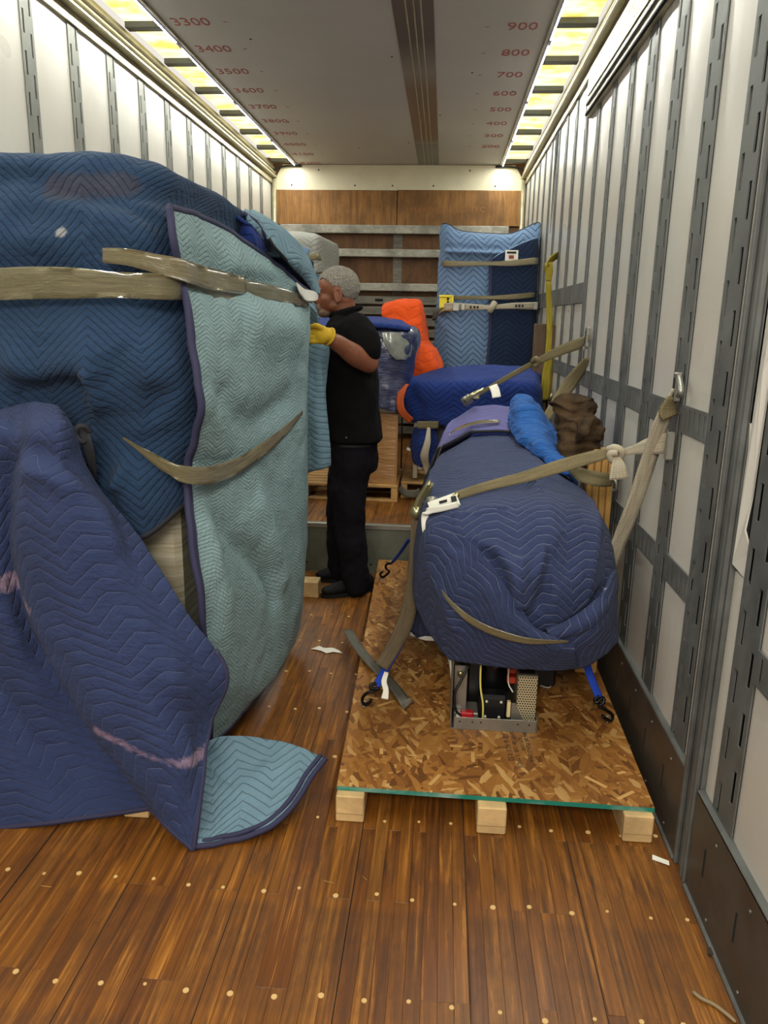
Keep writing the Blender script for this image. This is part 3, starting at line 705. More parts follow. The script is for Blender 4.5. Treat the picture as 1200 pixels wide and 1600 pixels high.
# grey brown dust on its crown
# teal blanket on the load's side
t = empty('moving_blanket', (-.2, 2.9, 1.0), 'pale teal quilted moving blanket with navy binding taped round the side of the left load', 'blanket')
rows = [
 [(264, 324, 2.24), (300, 334, 2.44), (340, 353, 2.64), (385, 382, 2.88), (430, 415, 3.12), (468, 447, 3.33), (484, 464, 3.5), W3(-.25, 3.68, 1.62)],
 [(271, 375, 2.22), (305, 375, 2.42), (345, 385, 2.62), (388, 405, 2.88), (432, 430, 3.12), (470, 456, 3.33), (484, 470, 3.5), W3(-.25, 3.68, 1.58)],
 [(281, 430, 2.25), (312, 430, 2.45), (350, 436, 2.66), (390, 443, 2.9), (435, 454, 3.13), (468, 466, 3.33), (480, 476, 3.5), W3(-.25, 3.68, 1.55)],
 [(292, 480, 2.21), (325, 480, 2.38), (362, 484, 2.58), (402, 487, 2.85), (442, 492, 3.1), (472, 498, 3.32), (480, 502, 3.5), W3(-.24, 3.7, 1.46)],
 [(303, 555, 2.2), (338, 556, 2.36), (373, 558, 2.56), (412, 560, 2.82), (448, 563, 3.06), (473, 566, 3.28), (477, 568, 3.5), W3(-.24, 3.7, 1.3)],
 [(311, 630, 2.19), (346, 634, 2.36), (380, 636, 2.56), (415, 636, 2.8), (450, 636, 3.04), (472, 636, 3.25), (475, 636, 3.5), W3(-.24, 3.7, 1.1)],
 [(300, 690, 2.24), (340, 694, 2.4), (378, 694, 2.6), (415, 690, 2.82), (450, 686, 3.05), (472, 684, 3.25), (475, 684, 3.5), W3(-.24, 3.7, 1.0)],
 [(289, 745, 2.26), (335, 750, 2.42), (375, 750, 2.6), (413, 745, 2.82), (450, 738, 3.04), (473, 732, 3.24), (475, 730, 3.5), W3(-.24, 3.7, .9)],
 [(298, 845, 2.21), (340, 855, 2.35), (380, 857, 2.54), (416, 855, 2.76), (450, 850, 3.0), (473, 845, 3.22), (474, 840, 3.5), W3(-.24, 3.7, .7)],
 [(312, 950, 2.19), (350, 970, 2.32), (385, 975, 2.5), (415, 972, 2.7), (444, 962, 2.93), (466, 945, 3.15), (468, 930, 3.45), W3(-.26, 3.65, .5)],
 [(325, 1060, 2.22), (352, 1078, 2.32), (378, 1078, 2.45), (402, 1070, 2.62), (428, 1050, 2.82), (450, 1015, 3.05), (458, 985, 3.35), W3(-.3, 3.6, .35)],
 [(328, 1164, 2.25), (346, 1147, 2.33), (364, 1126, 2.43), (386, 1102, 2.56), (412, 1070, 2.75), (436, 1032, 3.0), (450, 995, 3.3), W3(-.32, 3.55, .25)]]
o, e = cloth('blanket_cloth', G(rows), 24, 18, Q['teal'], t, wr=.011, wrs=5, seed=11, thick=.01, creases=[
    ([P(340, 410, 2.6), P(400, 420, 2.9), P(450, 440, 3.1)], -.03, .05),
    ([P(380, 500, 2.6), P(430, 510, 2.95), P(465, 520, 3.2)], -.06, .1),
    ([P(330, 600, 2.3), P(390, 660, 2.65), P(460, 620, 3.1)], .03, .06),
    ([P(340, 790, 2.3), P(380, 850, 2.5), P(420, 900, 2.75), P(430, 960, 2.8)], .04, .05),
    ([P(310, 800, 2.3), P(330, 900, 2.3), P(340, 1000, 2.35)], -.03, .05),
    ([P(400, 760, 2.7), P(420, 850, 2.8), P(440, 930, 2.9)], -.03, .06)])
binding(e['left'], M_bind_navy, t, .012); binding(e['top'], M_bind_navy, t, .012); binding(e['bottom'], M_bind_navy, t, .01)
bl = [a + (b-a).normalized()*.016 for a, b in zip(e['left'], [Vector(v) for v in e['A'][:, 3]])]
tube('binding_band', [v+Vector((0, -.004, 0)) for v in bl[::2]], .012, M_bind_navy, t, 6)

# navy lower blanket, hanging to the floor
Qn = Q['navy']
t = empty('moving_blanket', (-.6, 2.05, 0), 'navy stitched moving blanket hanging from the left load down to the floor, corner turned out', 'blanket')
rows = [
 [(-90, 647, 2.24), (-10, 641, 2.22), (28, 637, 2.2), (60, 633, 2.17), (88, 637, 2.14), (104, 655, 2.16)],
 [(-90, 672, 2.1), (-10, 670, 2.08), (28, 682, 2.07), (55, 668, 2.04), (90, 665, 2.03), (116, 680, 2.1)],
 [(-90, 760, 2.12), (-15, 765, 2.12), (24, 745, 2.13), (42, 715, 2.03), (95, 718, 2.0), (142, 750, 2.1)],
 [(-90, 860, 2.12), (-15, 870, 2.12), (22, 860, 2.16), (32, 820, 2.04), (118, 815, 1.98), (222, 850, 2.12)],
 [(-90, 970, 2.1), (0, 975, 2.1), (52, 970, 2.15), (50, 935, 2.02), (160, 930, 1.97), (290, 958, 2.11)],
 [(-90, 1070, 2.06), (20, 1072, 2.07), (104, 1065, 2.13), (92, 1035, 2.0), (215, 1030, 1.96), (352, 1048, 2.12)],
 [(-90, 1165, 2.02), (50, 1165, 2.04), (160, 1160, 2.11), (140, 1122, 1.98), (238, 1110, 1.95), (328, 1128, 2.1)],
 [(-90, 1240, 1.98), (90, 1232, 2.0), (212, 1225, 2.07), (192, 1198, 1.97), (255, 1185, 1.93), (316, 1200, 2.01)],
 [(-90, 1300, 1.945), (80, 1284, 1.965), (240, 1262, 2.03), (238, 1264, 1.97), (272, 1298, 1.925), (303, 1328, 1.9)]]
o, e = cloth('blanket_cloth', G(rows), 30, 24, Qn, t, wr=.011, wrs=5.5, seed=21, thick=.01, uvrot=.12, creases=[
    ([P(30, 700, 2.03), P(80, 712, 2.0), P(130, 745, 2.03), P(190, 800, 2.03), P(260, 880, 2.05)], .02, .03),
    ([P(35, 735, 2.03), P(90, 745, 2.0), P(140, 800, 2.03), P(180, 880, 2.03)], -.03, .03),
    ([P(-20, 900, 2.1), P(20, 1000, 2.08), P(80, 1100, 2.05)], -.04, .04),
    ([P(-60, 900, 2.1), P(-20, 1050, 2.08), P(60, 1180, 2.03), P(140, 1240, 2.02)], .04, .06),
    ([P(110, 880, 2.0), P(200, 1000, 2.0), P(260, 1120, 1.97)], .012, .05),
    ([P(250, 1040, 2.0), P(300, 1120, 2.0), P(290, 1220, 1.95)], -.02, .03)])
nv_bottom, nv_right = e['bottom'], e['right']
binding(e['bottom'], M_bind_navy, t, .009); binding(e['right'][int(len(e['right'])*.58):], M_bind_navy, t, .009)
# pink streaks are coloured into the weave as two flat patches
# underside corner turned out on the boards
rows = [
 [(320, 1166, 2.12), (340, 1152, 2.2), (372, 1150, 2.26), (418, 1154, 2.3), (465, 1165, 2.27), (508, 1184, 2.2)],
 [(318, 1200, 2.06), (340, 1195, 2.14), (372, 1195, 2.19), (412, 1196, 2.21), (448, 1202, 2.18), (485, 1215, 2.13)],
 [(314, 1245, 1.99), (338, 1240, 2.06), (368, 1240, 2.1), (398, 1242, 2.1), (428, 1248, 2.08), (458, 1258, 2.04)],
 [(308, 1290, 1.93), (330, 1284, 1.99), (352, 1282, 2.02), (378, 1284, 2.02), (400, 1288, 2.0), (424, 1292, 1.99)],
 [(303, 1329, 1.898), (320, 1325, 1.91), (336, 1320, 1.92), (352, 1316, 1.935), (372, 1311, 1.945), (392, 1305, 1.955)]]
g = G(rows)
for r in g:
    for v in r: v.z = max(v.z, .014)
o, e = cloth('underside_flap', g, 12, 12, Q['sky'], t, wr=.008, wrs=6, seed=31, thick=-.008, uvrot=.3, creases=[([P(330, 1170, 2.15), P(350, 1200, 2.15), P(378, 1228, 2.1)], .03, .03), ([P(345, 1235, 2.1), P(390, 1230, 2.15), P(430, 1190, 2.2)], -.02, .04)])
tag(o, 'light blue underside turned out on the floor')
ed = [v+Vector((0, 0, .002)) for v in e['right']+e['bottom'][::-1]]
binding(ed, M_bind_navy, t, .009)
tube('binding_band', [v+Vector((-.018, .012, .004)) for v in ed[::2]], .008, M_bind_navy, t, 6)

# folded blankets on top, seen end on
def folded(name_lab, rows, q, seed, **k):
    tt = empty('moving_blanket', P(*rows[0][0]), name_lab, 'blanket', 'folded blankets over the far end of the left load')
    o, e = cloth('blanket_cloth', G(rows), 10, 10, q, tt, wr=.004, wrs=8, seed=seed, thick=.012, **k)
    return tt, e
tt, e = folded('royal blue blanket edge peeking between layers on top of the left load', [
 [(372, 336, 2.84), (392, 352, 2.91), (412, 378, 3.04)], [(368, 342, 2.98), (388, 362, 2.89), (412, 388, 3.02)], [(366, 352, 2.98), (386, 376, 2.90), (410, 400, 3.02)]], Q['royal'], 1)
tt, e = folded('narrow grey blue blanket strip beside the royal blue edge on the left load', [
 [(380, 330, 2.92), (404, 345, 2.98), (425, 375, 3.08), (436, 400, 3.14)], [(384, 338, 2.89), (402, 354, 2.94), (416, 378, 3.04), (426, 398, 3.12)], [(386, 348, 2.89), (400, 362, 2.94), (410, 382, 3.04), (418, 402, 3.12)]], Q['sky'], 3)
tube('binding', [P(380, 332, 2.88), P(400, 346, 2.92), (P(414, 368, 2.98)), P(422, 392, 3.04)], .007, M_bind_navy, tt, 6)
tt, e = folded('grey blue blanket arching over the far end of the left load near the man', [
 [(392, 330, 3.14), (420, 346, 3.19), (450, 368, 3.26), (474, 396, 3.40), (488, 424, 3.48), (497, 455, 3.55)],
 [(392, 336, 2.99), (418, 350, 3.04), (446, 375, 3.14), (468, 403, 3.24), (484, 430, 3.40), (496, 458, 3.50)],
 [(400, 352, 2.97), (420, 368, 3.01), (440, 390, 3.09), (461, 412, 3.19), (480, 434, 3.37), (494, 460, 3.48)],
 [(418, 374, 2.98), (426, 386, 3.01), (438, 398, 3.08), (456, 415, 3.19), (476, 436, 3.37), (492, 462, 3.48)]], Q['sky'], 5)
binding(e['bottom'], M_bind_dark, tt, .007)
o, e2 = cloth('lilac_lining', G([[(462, 442, 3.24), (474, 452, 3.35), (490, 456, 3.40), (496, 462, 3.45)], [(468, 458, 3.22), (478, 464, 3.33), (490, 466, 3.38), (495, 468, 3.43)], [(474, 468, 3.27), (480, 471, 3.32), (488, 471, 3.36), (493, 470, 3.40)]]), 6, 6, Q['ochre'], tt, wr=.003, thick=.006)
o, e2 = cloth('cavity_shade', G([[(430, 396, 3.14), (460, 414, 3.26), (482, 436, 3.44), (496, 460, 3.52)], [(432, 410, 3.18), (456, 430, 3.29), (476, 450, 3.45), (492, 466, 3.52)], [(438, 422, 3.20), (456, 440, 3.30), (472, 456, 3.46), (486, 470, 3.52)]]), 6, 6, Q['dark_tall'], tt, wr=.003, thick=.006)  # dark sheet painting the shade in the hollow under the arching blanket
# grey-blue blanket the man is pulling along the load
t = empty('moving_blanket', P(497, 730, 3.90), 'grey blue blanket hanging straight down that the man grips with his gloved hand', 'blanket')
rows = [
 [(470, 470, 3.87), (482, 472, 3.84), (490, 480, 3.82), (495, 490, 3.84)],
 [(468, 520, 3.90), (480, 520, 3.88), (492, 518, 3.88), (502, 525, 3.92)],
 [(466, 570, 3.90), (480, 570, 3.84), (498, 565, 3.84), (512, 548, 3.92)],
 [(464, 620, 3.90), (480, 620, 3.82), (494, 620, 3.80), (507, 610, 3.84)],
 [(464, 680, 3.90), (482, 680, 3.82), (498, 680, 3.78), (511, 675, 3.82)],
 [(464, 735, 3.90), (484, 737, 3.82), (502, 733, 3.78), (515, 727, 3.82)]]
cloth('blanket_cloth', G(rows), 14, 12, Q['sky'], t, wr=.008, wrs=6, seed=41, thick=.014, creases=[([P(488, 560, 3.82), P(492, 650, 3.82), P(494, 735, 3.82)], .02, .02), ([P(500, 560, 3.82), P(500, 640, 3.82), P(506, 720, 3.82)], -.015, .015)])

# tape bands
def tape(pts, wd, lab, par=None, mat=None, sides=None, n=12, name='packing_tape', side=(0, 0, 1), wob=.0015):
    o = ribbon(name, pts, wd, mat or M_tape, par, side=side, thick=.0008, n=n, sides=sides, wob=wob)
    if par is None: tag(o, lab, 'tape')
    return o
tape([P(-90, 447, 2.17), P(0, 444, 2.16), P(60, 442, 2.155), P(130, 443, 2.155), P(200, 446, 2.15), P(262, 448, 2.165), P(310, 449, 2.34), P(360, 452, 2.58), P(410, 456, 2.86), P(450, 463, 3.1), P(482, 472, 3.38)],
     [.085, .088, .088, .085, .07, .07, .07, .075, .07, .06, .05, .04], 'wide tan tape band running level across the upper part of the left load')
tape([P(160, 399, 2.165), P(200, 402, 2.15), P(240, 411, 2.15), P(285, 422, 2.2), P(330, 436, 2.4), P(385, 447, 2.7)], [.04, .045, .05, .06, .065, .06], 'short tan tape strip slanting down to the wide band, loose end at left', mat=M_tape_d)
tape([P(192, 684, 2.17), P(225, 706, 2.15), P(262, 730, 2.17), P(292, 742, 2.19), P(330, 742, 2.31), P(370, 728, 2.52), P(410, 702, 2.73), P(445, 673, 2.95), P(473, 644, 3.17)], [.006, .02, .035, .05, .055, .06, .055, .05, .035, .015], 'tan tape band sagging round the middle of the teal blanket', mat=M_tape_d, side=(.0, -.2, 1))
# ---------------------------------------------------------------- OSB platform with the wrapped machine
ZO = .107
s = NT('strand_board', .5, 0, .4)
prev = None; co = s.coord()
layers = []
for k, (rot, sc_) in enumerate(((.2, 11), (1.5, 10), (2.4, 12), (.85, 9), (2.9, 14), (1.9, 10), (1.2, 15))):
    mp0 = s.n('ShaderNodeMapping'); s.t.links.new(co, mp0.inputs[0]); mp0.inputs['Rotation'].default_value = (0, 0, rot); mp = s.n('ShaderNodeMapping'); s.t.links.new(mp0.outputs[0], mp.inputs[0]); mp.inputs['Scale'].default_value = (sc_, sc_*3.8, 1); mp.inputs['Location'].default_value = (k*3.3, k*1.7, 0)
    nd = s.n('ShaderNodeTexNoise'); nd.inputs['Scale'].default_value = .9; s.t.links.new(mp.outputs[0], nd.inputs['Vector'])
    ad = s.n('ShaderNodeVectorMath', operation='ADD'); sc2 = s.n('ShaderNodeVectorMath', operation='SCALE'); s.t.links.new(nd.outputs['Color'], sc2.inputs[0]); sc2.inputs['Scale'].default_value = .9
    s.t.links.new(mp.outputs[0], ad.inputs[0]); s.t.links.new(sc2.outputs[0], ad.inputs[1])
    vo = s.n('ShaderNodeTexVoronoi', voronoi_dimensions='2D'); vo.inputs['Scale'].default_value = 1.15; s.t.links.new(ad.outputs[0], vo.inputs['Vector'])
    sp = s.n('ShaderNodeSeparateColor'); s.t.links.new(vo.outputs['Color'], sp.inputs[0])
    gr = s.noise(5, 3, mp.outputs[0])
    c_ = s.ramp(sp.outputs[0], [(0, lin((84, 48, 20))), (.2, lin((134, 84, 36))), (.6, lin((166, 112, 50))), (.85, lin((184, 134, 70))), (1, lin((214, 172, 108)))])
    c_ = s.mix(s.math('MULTIPLY', gr, .35), c_, lin((140, 92, 44)))
    layers.append((c_, sp.outputs[1], sp.outputs[2]))
base, h = layers[0][0], layers[0][2]
for c_, msk, hh in layers[1:]:
    mk = s.ramp(msk, [(.6, 0.0), (.62, 1.0)]); base = s.mix(mk, base, c_)
    h = s.math('ADD', s.math('MULTIPLY', h, s.math('SUBTRACT', 1.0, mk)), s.math('MULTIPLY', hh, mk))
dk = s.ramp(s.noise(2.2, 4, co), [(.42, 0.0), (.7, .55)]); base = s.mix(dk, base, lin((112, 72, 34)))
s.col(base); s.bump(h, .5, .003); M_osb = s.m
plat = empty('strand_board_platform', (.7, 3.2, 0), 'orange brown strand board platform on lumber runners with a green painted edge', 'platform')
bm = bmesh.new(); v = [bm.verts.new(q) for q in ((.222, 2.105, ZO), (1.192, 2.09, ZO), (1.222, 4.44, ZO), (.158, 4.44, ZO))]; f = bm.faces.new(v)
ge = bmesh.ops.extrude_face_region(bm, geom=[f]); bmesh.ops.translate(bm, verts=[q for q in ge['geom'] if isinstance(q, bmesh.types.BMVert)], vec=(0, 0, -.015)); bmesh.ops.recalc_face_normals(bm, faces=bm.faces)
from_bm('board', bm, M_osb, plat)
s = NT('green_edge_paint', .6); s.col(s.mix(s.ramp(s.noise(6, 4, s.coord()), [(.5, 0.0), (.72, 1.0)]), lin((18, 122, 104)), lin((150, 180, 170))))
bm = bmesh.new(); v = [bm.verts.new(q) for q in ((.222, 2.1035, ZO-.015), (1.192, 2.0885, ZO-.015), (1.192, 2.0885, ZO-.001), (.222, 2.1035, ZO-.001))]; f = bm.faces.new(v)
ge = bmesh.ops.extrude_face_region(bm, geom=[f]); bmesh.ops.translate(bm, verts=[q for q in ge['geom'] if isinstance(q, bmesh.types.BMVert)], vec=(0, .0012, 0)); bmesh.ops.recalc_face_normals(bm, faces=bm.faces)
tag(from_bm('painted_edge', bm, s.m, plat), 'green painted front edge')
for (xa, ya) in ((.222, 2.075), (.66, 2.06), (1.10, 2.065)):
    w_ = .088
    r_ = box('runner', (xa, ya, 0), (xa+w_, 4.4, ZO-.0155), M_lumber, plat, .004)
    box('runner_joint', (xa+.001, ya-.0006, .028), (xa+w_-.001, ya+.002, .030), plain('lumber_joint_brown', (150, 120, 80), .8), r_)  # joint line in a darker brown than the lumber
# grade stamp printed on the board
Mz = lambda x, y, r: Matrix.Translation((x, y, ZO+.0004)) @ Matrix.Rotation(r, 4, 'Z')
M_stamp = plain('faded_black_ink', (58, 44, 34), .8)
for (b_, x, y, sz) in (('V2J  E-1-23  1:52', .775, 2.39, .026), ('03S HFS BR OSB 15 MADE', .80, 2.385, .022), ('EXPOSURE', .825, 2.41, .018), ('EN BR PS2-10 24/16', .845, 2.395, .022), ('HLI', .79, 2.26, .018)):
    text_obj('stamp_line', b_, sz, M_stamp, plat, Mz(x, y, -math.pi/2+.05), 1.0, .0003)
# loose lighter strands standing proud of the surface
bm = bmesh.new(); rr = random.Random(8)
for k in range(42):
    x, y = rr.uniform(.26, 1.15), rr.uniform(2.14, 4.2); 
    if .56 < x < .9 and 2.45 < y < 3: continue
    L_ = rr.uniform(.03, .08); a = rr.uniform(0, math.pi)
    add_box(bm, (x-L_/2, y-.006, ZO-.0004), (x+L_/2, y+.006, ZO+.0008), 0, Matrix.Rotation(a, 3, 'Z'))
o = from_bm('proud_strands', bm, plain('pale_strand', (200, 156, 94), .6), plat); o['kind'] = 'stuff'
# eye screws
def eye(x, y, z, par):
    c = []
    for k in range(10): a = 2*math.pi*k/10; c.append((x+.011*math.cos(a), y, z+.016+.011*math.sin(a)))
    tube('eye_screw', c, .0025, M_steel, par, 6, closed=True)
    tube('eye_stem', [(x, y, z-.004), (x, y, z+.007)], .003, M_steel, par, 6)

# the machine under the blankets
mach = empty('wrapped_machine', (.75, 3.2, ZO), 'floor machine hidden under navy blankets, its open electronics tray showing at the front', 'machine')
bm = bmesh.new(); add_box(bm, (.57, 2.6, .40), (.98, 3.9, .84), .05, seg=3); add_box(bm, (.6, 2.95, ZO), (.98, 4.0, .5), .02)
from_bm('cabinet_body', bm, plain('machine_grey', (120, 118, 112), .5), mach)
x0, x1, y0, y1, z0 = .578, .885, 2.488, 2.94, ZO
tray = box('tray_base', (x0, y0+.002, z0), (x1, y1, z0+.004), M_steel, mach)
fl = box('tray_front', (x0+.012, y0, z0), (x1-.004, y0+.003, z0+.048), M_steel, mach, .001)
for k, fx in enumerate((.03, .075, .105, .235, .275)): box('screw_hole', (x0+fx, y0-.0008, z0+.028), (x0+fx+.006, y0+.001, z0+.034), M_ink, fl, .001)
box('tray_side', (x0, y0-.001, z0), (x0+.003, y1, z0+.30), M_steel, mach, .001)
box('tray_side', (x1-.003, y0, z0), (x1, y1, z0+.055), M_steel, mach, .001)
box('bracket_plate', (x0+.008, y0+.06, z0+.05), (x0+.056, y0+.064, z0+.22), M_steel, mach, .002)
box('bracket_foot', (x0+.01, y0+.03, z0+.004), (x0+.1, y0+.12, z0+.05), M_steel, mach, .004)
tube('bracket_bolt', [(x0+.03, y0+.05, z0+.19), (x0+.03, y0+.062, z0+.19)], .012, M_zinc, mach, 8)
box('black_housing', (x0+.062, y0+.16, z0+.004), (x0+.11, y0+.4, z0+.3), M_black, mach, .006)
tube('compressor_can', catmull([(x0+.155, y0+.2, z0+.004), (x0+.155, y0+.2, z0+.02), (x0+.155, y0+.2, z0+.23), (x0+.155, y0+.2, z0+.27)], 3), [.055]+[.06]*8+[.045], M_blackm, mach, 24)
blk = box('motor_block', (x0+.1, y0+.05, z0+.01), (x0+.205, y0+.12, z0+.11), M_black, mach, .012)
for (dx, dz) in ((.125, .03), (.175, .03), (.128, .09), (.18, .09)): tube('screw', [(x0+dx, y0+.044, z0+dz), (x0+dx, y0+.052, z0+dz)], .005, M_white, blk, 6)
box('red_connector', (x0+.035, y0+.02, z0+.03), (x0+.082, y0+.05, z0+.055), plain('red_plastic', (170, 28, 34), .4), mach, .004)
box('white_label', (x0+.02, y0+.02, z0+.028), (x0+.034, y0+.03, z0+.046), M_white, mach, .001)
for q in ((.2, .16), (.2, .2), (.195, .24)): box('relay', (x0+q[0], y0+.09, z0+q[1]-.02), (x0+q[0]+.035, y0+.13, z0+q[1]+.006), plain('red_relay', (165, 50, 30), .4), mach, .006)
box('terminal_strip', (x0+.2, y0+.03, z0+.04), (x0+.213, y0+.05, z0+.1), plain('cream_terminal', (220, 200, 150), .5), mach, .002)
psu = box('power_supply', (x0+.232, y0+.034, z0+.005), (x1-.004, y0+.28, z0+.205), plain('galvanised_sheet', (150, 145, 122), .4, .6), mach, .002)
s = NT('perforated_steel', .4, .5); co = s.coord('Object', (110, 1, 110)); sp = s.n('ShaderNodeSeparateXYZ'); s.t.links.new(co, sp.inputs[0])
row = s.math('FLOOR', sp.outputs[2]); ux = s.math('SUBTRACT', s.math('FRACT', s.math('ADD', sp.outputs[0], s.math('MULTIPLY', s.math('MODULO', row, 2.0), .5))), .5); uz = s.math('SUBTRACT', s.math('FRACT', sp.outputs[2]), .5)
rr_ = s.math('SQRT', s.math('ADD', s.math('MULTIPLY', ux, ux), s.math('MULTIPLY', uz, uz)))
hole = s.ramp(rr_, [(.3, 1.0), (.34, 0.0)]); s.col(s.mix(hole, lin((205, 195, 160)), lin((30, 28, 22))))
box('perforated_face', (x0+.234, y0+.030, z0+.03), (x1-.006, y0+.034, z0+.2), s.m, psu, .001)
box('top_opening', (x0+.24, y0+.05, z0+.2045), (x1-.012, y0+.26, z0+.206), M_ink, psu)
bm = bmesh.new(); v = [bm.verts.new(q) for q in ((x0+.215, y0+.027, z0+.006), (x0+.262, y0+.027, z0+.006), (x0+.262, y0+.027, z0+.03), (x0+.228, y0+.027, z0+.1), (x0+.215, y0+.027, z0+.1))]
f = bm.faces.new(v); ge = bmesh.ops.extrude_face_region(bm, geom=[f]); bmesh.ops.translate(bm, verts=[q for q in ge['geom'] if isinstance(q, bmesh.types.BMVert)], vec=(0, .002, 0)); bmesh.ops.recalc_face_normals(bm, faces=bm.faces)
from_bm('side_gusset', bm, M_steel, mach)
tube('yellow_wire', catmull([(x0+.105, y0+.03, z0+.31), (x0+.098, y0+.01, z0+.25), (x0+.1, y0+.005, z0+.17), (x0+.112, y0+.01, z0+.1), (x0+.115, y0+.02, z0+.04), (x0+.115, y0+.03, z0+.01)], 8), .0035, plain('yellow_insulation', (222, 212, 110), .5), mach, 6)
for k, cc in enumerate(((150, 40, 40), (60, 60, 140), (120, 120, 120), (40, 90, 60))):
    tube('thin_wire', catmull([(x0+.15, y0+.1-.01*k, z0+.19+.01*k), (x0+.175, y0+.08, z0+.22), (x0+.19+.004*k, y0+.09, z0+.24), (x0+.185, y0+.1, z0+.29)], 6), .0016, plain('wire_colour_%s' % ('abcd'[k]), cc, .5), mach, 5)
tube('white_cable', catmull([(x0+.18, y0+.06, z0+.29), (x0+.195, y0+.05, z0+.25), (x0+.2, y0+.06, z0+.22), (x0+.205, y0+.08, z0+.15), (x0+.222, y0+.07, z0+.12)], 6), .003, M_white, mach, 6)
tube('grey_cable', catmull([(x0+.06, y0+.05, z0+.23), (x0+.03, y0+.03, z0+.17), (x0+.012, y0+.02, z0+.13), (x0+.02, y0+.02, z0+.06), (x0+.06, y0+.03, z0+.03)], 6), .005, M_black, mach, 6)
tube('clear_cable', catmull([(x1+.0, 2.9, ZO+.02), (x1+.05, 2.86, ZO+.006), (x1+.09, 2.84, ZO+.006), (x1+.1, 2.9, ZO+.006)], 6), .003, M_white, mach, 6)
box('machine_foot', (.9, 2.85, ZO), (1.0, 2.95, ZO+.2), M_black, mach, .01)
sk = ribbon('white_skirt', [P(640, 990, 2.86), P(665, 997, 2.8), P(692, 1000, 2.74), P(702, 1028, 2.7), P(706, 1060, 2.66)], [.016, .018, .02, .02, .02], M_white, mach, thick=.006, n=6)

# foreground navy blanket
def facet(rows, cols, f=.82):
    out = []
    for r in rows:
        v = [P(*q) for q in r]; n_ = []
        for i, p_ in enumerate(v):
            if i in cols: n_ += [v[i-1].lerp(p_, f), p_, p_.lerp(v[i+1], 1-f)]
            else: n_.append(p_)
        out.append([(*q, 0) for q in n_])
    return out
t = empty('moving_blanket', (.75, 2.6, .5), 'navy blanket with white zigzag stitching gathered over the near end of the wrapped machine', 'blanket')
rows = [
 [(652, 835, 3.75), (660, 770, 3.75), (690, 712, 3.72), (737, 684, 3.68), (775, 682, 3.66), (815, 684, 3.68), (862, 722, 3.72), (886, 765, 3.75), (892, 810, 3.78)],
 [(645, 880, 3.4), (655, 795, 3.4), (683, 724, 3.4), (728, 706, 3.4), (778, 703, 3.4), (832, 707, 3.4), (878, 742, 3.4), (890, 795, 3.42), (890, 850, 3.45)],
 [(642, 935, 3.08), (649, 828, 3.05), (672, 748, 3.04), (716, 738, 3.04), (780, 736, 3.04), (850, 738, 3.04), (912, 772, 3.04), (922, 820, 3.06), (922, 900, 3.1)],
 [(638, 978, 2.9), (645, 870, 2.84), (663, 790, 2.76), (708, 776, 2.74), (782, 770, 2.74), (858, 768, 2.74), (928, 790, 2.76), (951, 850, 2.8), (953, 940, 2.86)],
 [(652, 994, 2.84), (653, 900, 2.72), (670, 815, 2.6), (713, 803, 2.57), (786, 798, 2.56), (862, 796, 2.56), (935, 818, 2.6), (957, 872, 2.66), (953, 955, 2.74)],
 [(688, 998, 2.76), (668, 935, 2.62), (676, 858, 2.5), (718, 852, 2.47), (790, 850, 2.45), (864, 850, 2.45), (930, 862, 2.5), (952, 905, 2.56), (953, 968, 2.62)],
 [(694, 1008, 2.66), (678, 965, 2.55), (690, 915, 2.45), (728, 912, 2.41), (793, 912, 2.39), (864, 914, 2.39), (920, 920, 2.43), (946, 942, 2.5), (955, 985, 2.55)],
 [(698, 1018, 2.58), (690, 992, 2.5), (706, 972, 2.43), (738, 972, 2.41), (798, 974, 2.4), (862, 976, 2.4), (912, 978, 2.43), (942, 984, 2.48), (957, 997, 2.52)],
 [(703, 1026, 2.52), (708, 1024, 2.5), (724, 1025, 2.47), (757, 1029, 2.46), (803, 1033, 2.45), (858, 1038, 2.45), (904, 1035, 2.46), (932, 1022, 2.49), (956, 1004, 2.52)]]
rows = facet(rows, (2, 3, 5, 6))
o, e = cloth('blanket_cloth', G(rows), 10, 20, Q['navy_fg'], t, wr=.008, wrs=6, seed=51, thick=.01, uvrot=.05, creases=[
    ([P(808, 870, 2.44), P(812, 910, 2.4), P(808, 950, 2.39)], -.05, .03),
    ([P(748, 850, 2.45), P(778, 885, 2.41), P(800, 930, 2.39)], .04, .016),
    ([P(765, 845, 2.45), P(795, 885, 2.4), P(806, 930, 2.39)], -.035, .016),
    ([P(738, 838, 2.47), P(748, 845, 2.46), P(760, 862, 2.44)], -.03, .012),
    ([P(900, 722, 3.2), P(815, 730, 3.0), P(842, 780, 2.7), P(848, 860, 2.45), P(832, 920, 2.4), P(814, 960, 2.4)], -.035, .013),
    ([P(865, 860, 2.45), P(850, 920, 2.4), P(832, 950, 2.4)], .035, .025),
    ([P(880, 1000, 2.4), P(925, 970, 2.43), P(950, 925, 2.5), P(955, 900, 2.55)], -.035, .016),
    ([P(875, 985, 2.4), P(915, 955, 2.43), P(940, 920, 2.48)], .022, .02),
    ([P(700, 800, 2.58), P(750, 796, 2.56), P(815, 802, 2.56)], .012, .008),
    ([P(700, 806, 2.56), P(750, 802, 2.55), P(815, 808, 2.55)], -.012, .008),
    ([P(870, 905, 2.4), P(890, 870, 2.45), P(880, 830, 2.5)], .012, .03)])
binding(e['bottom'], M_bind_navy, t, .007); binding(e['left'], M_bind_navy, t, .007)
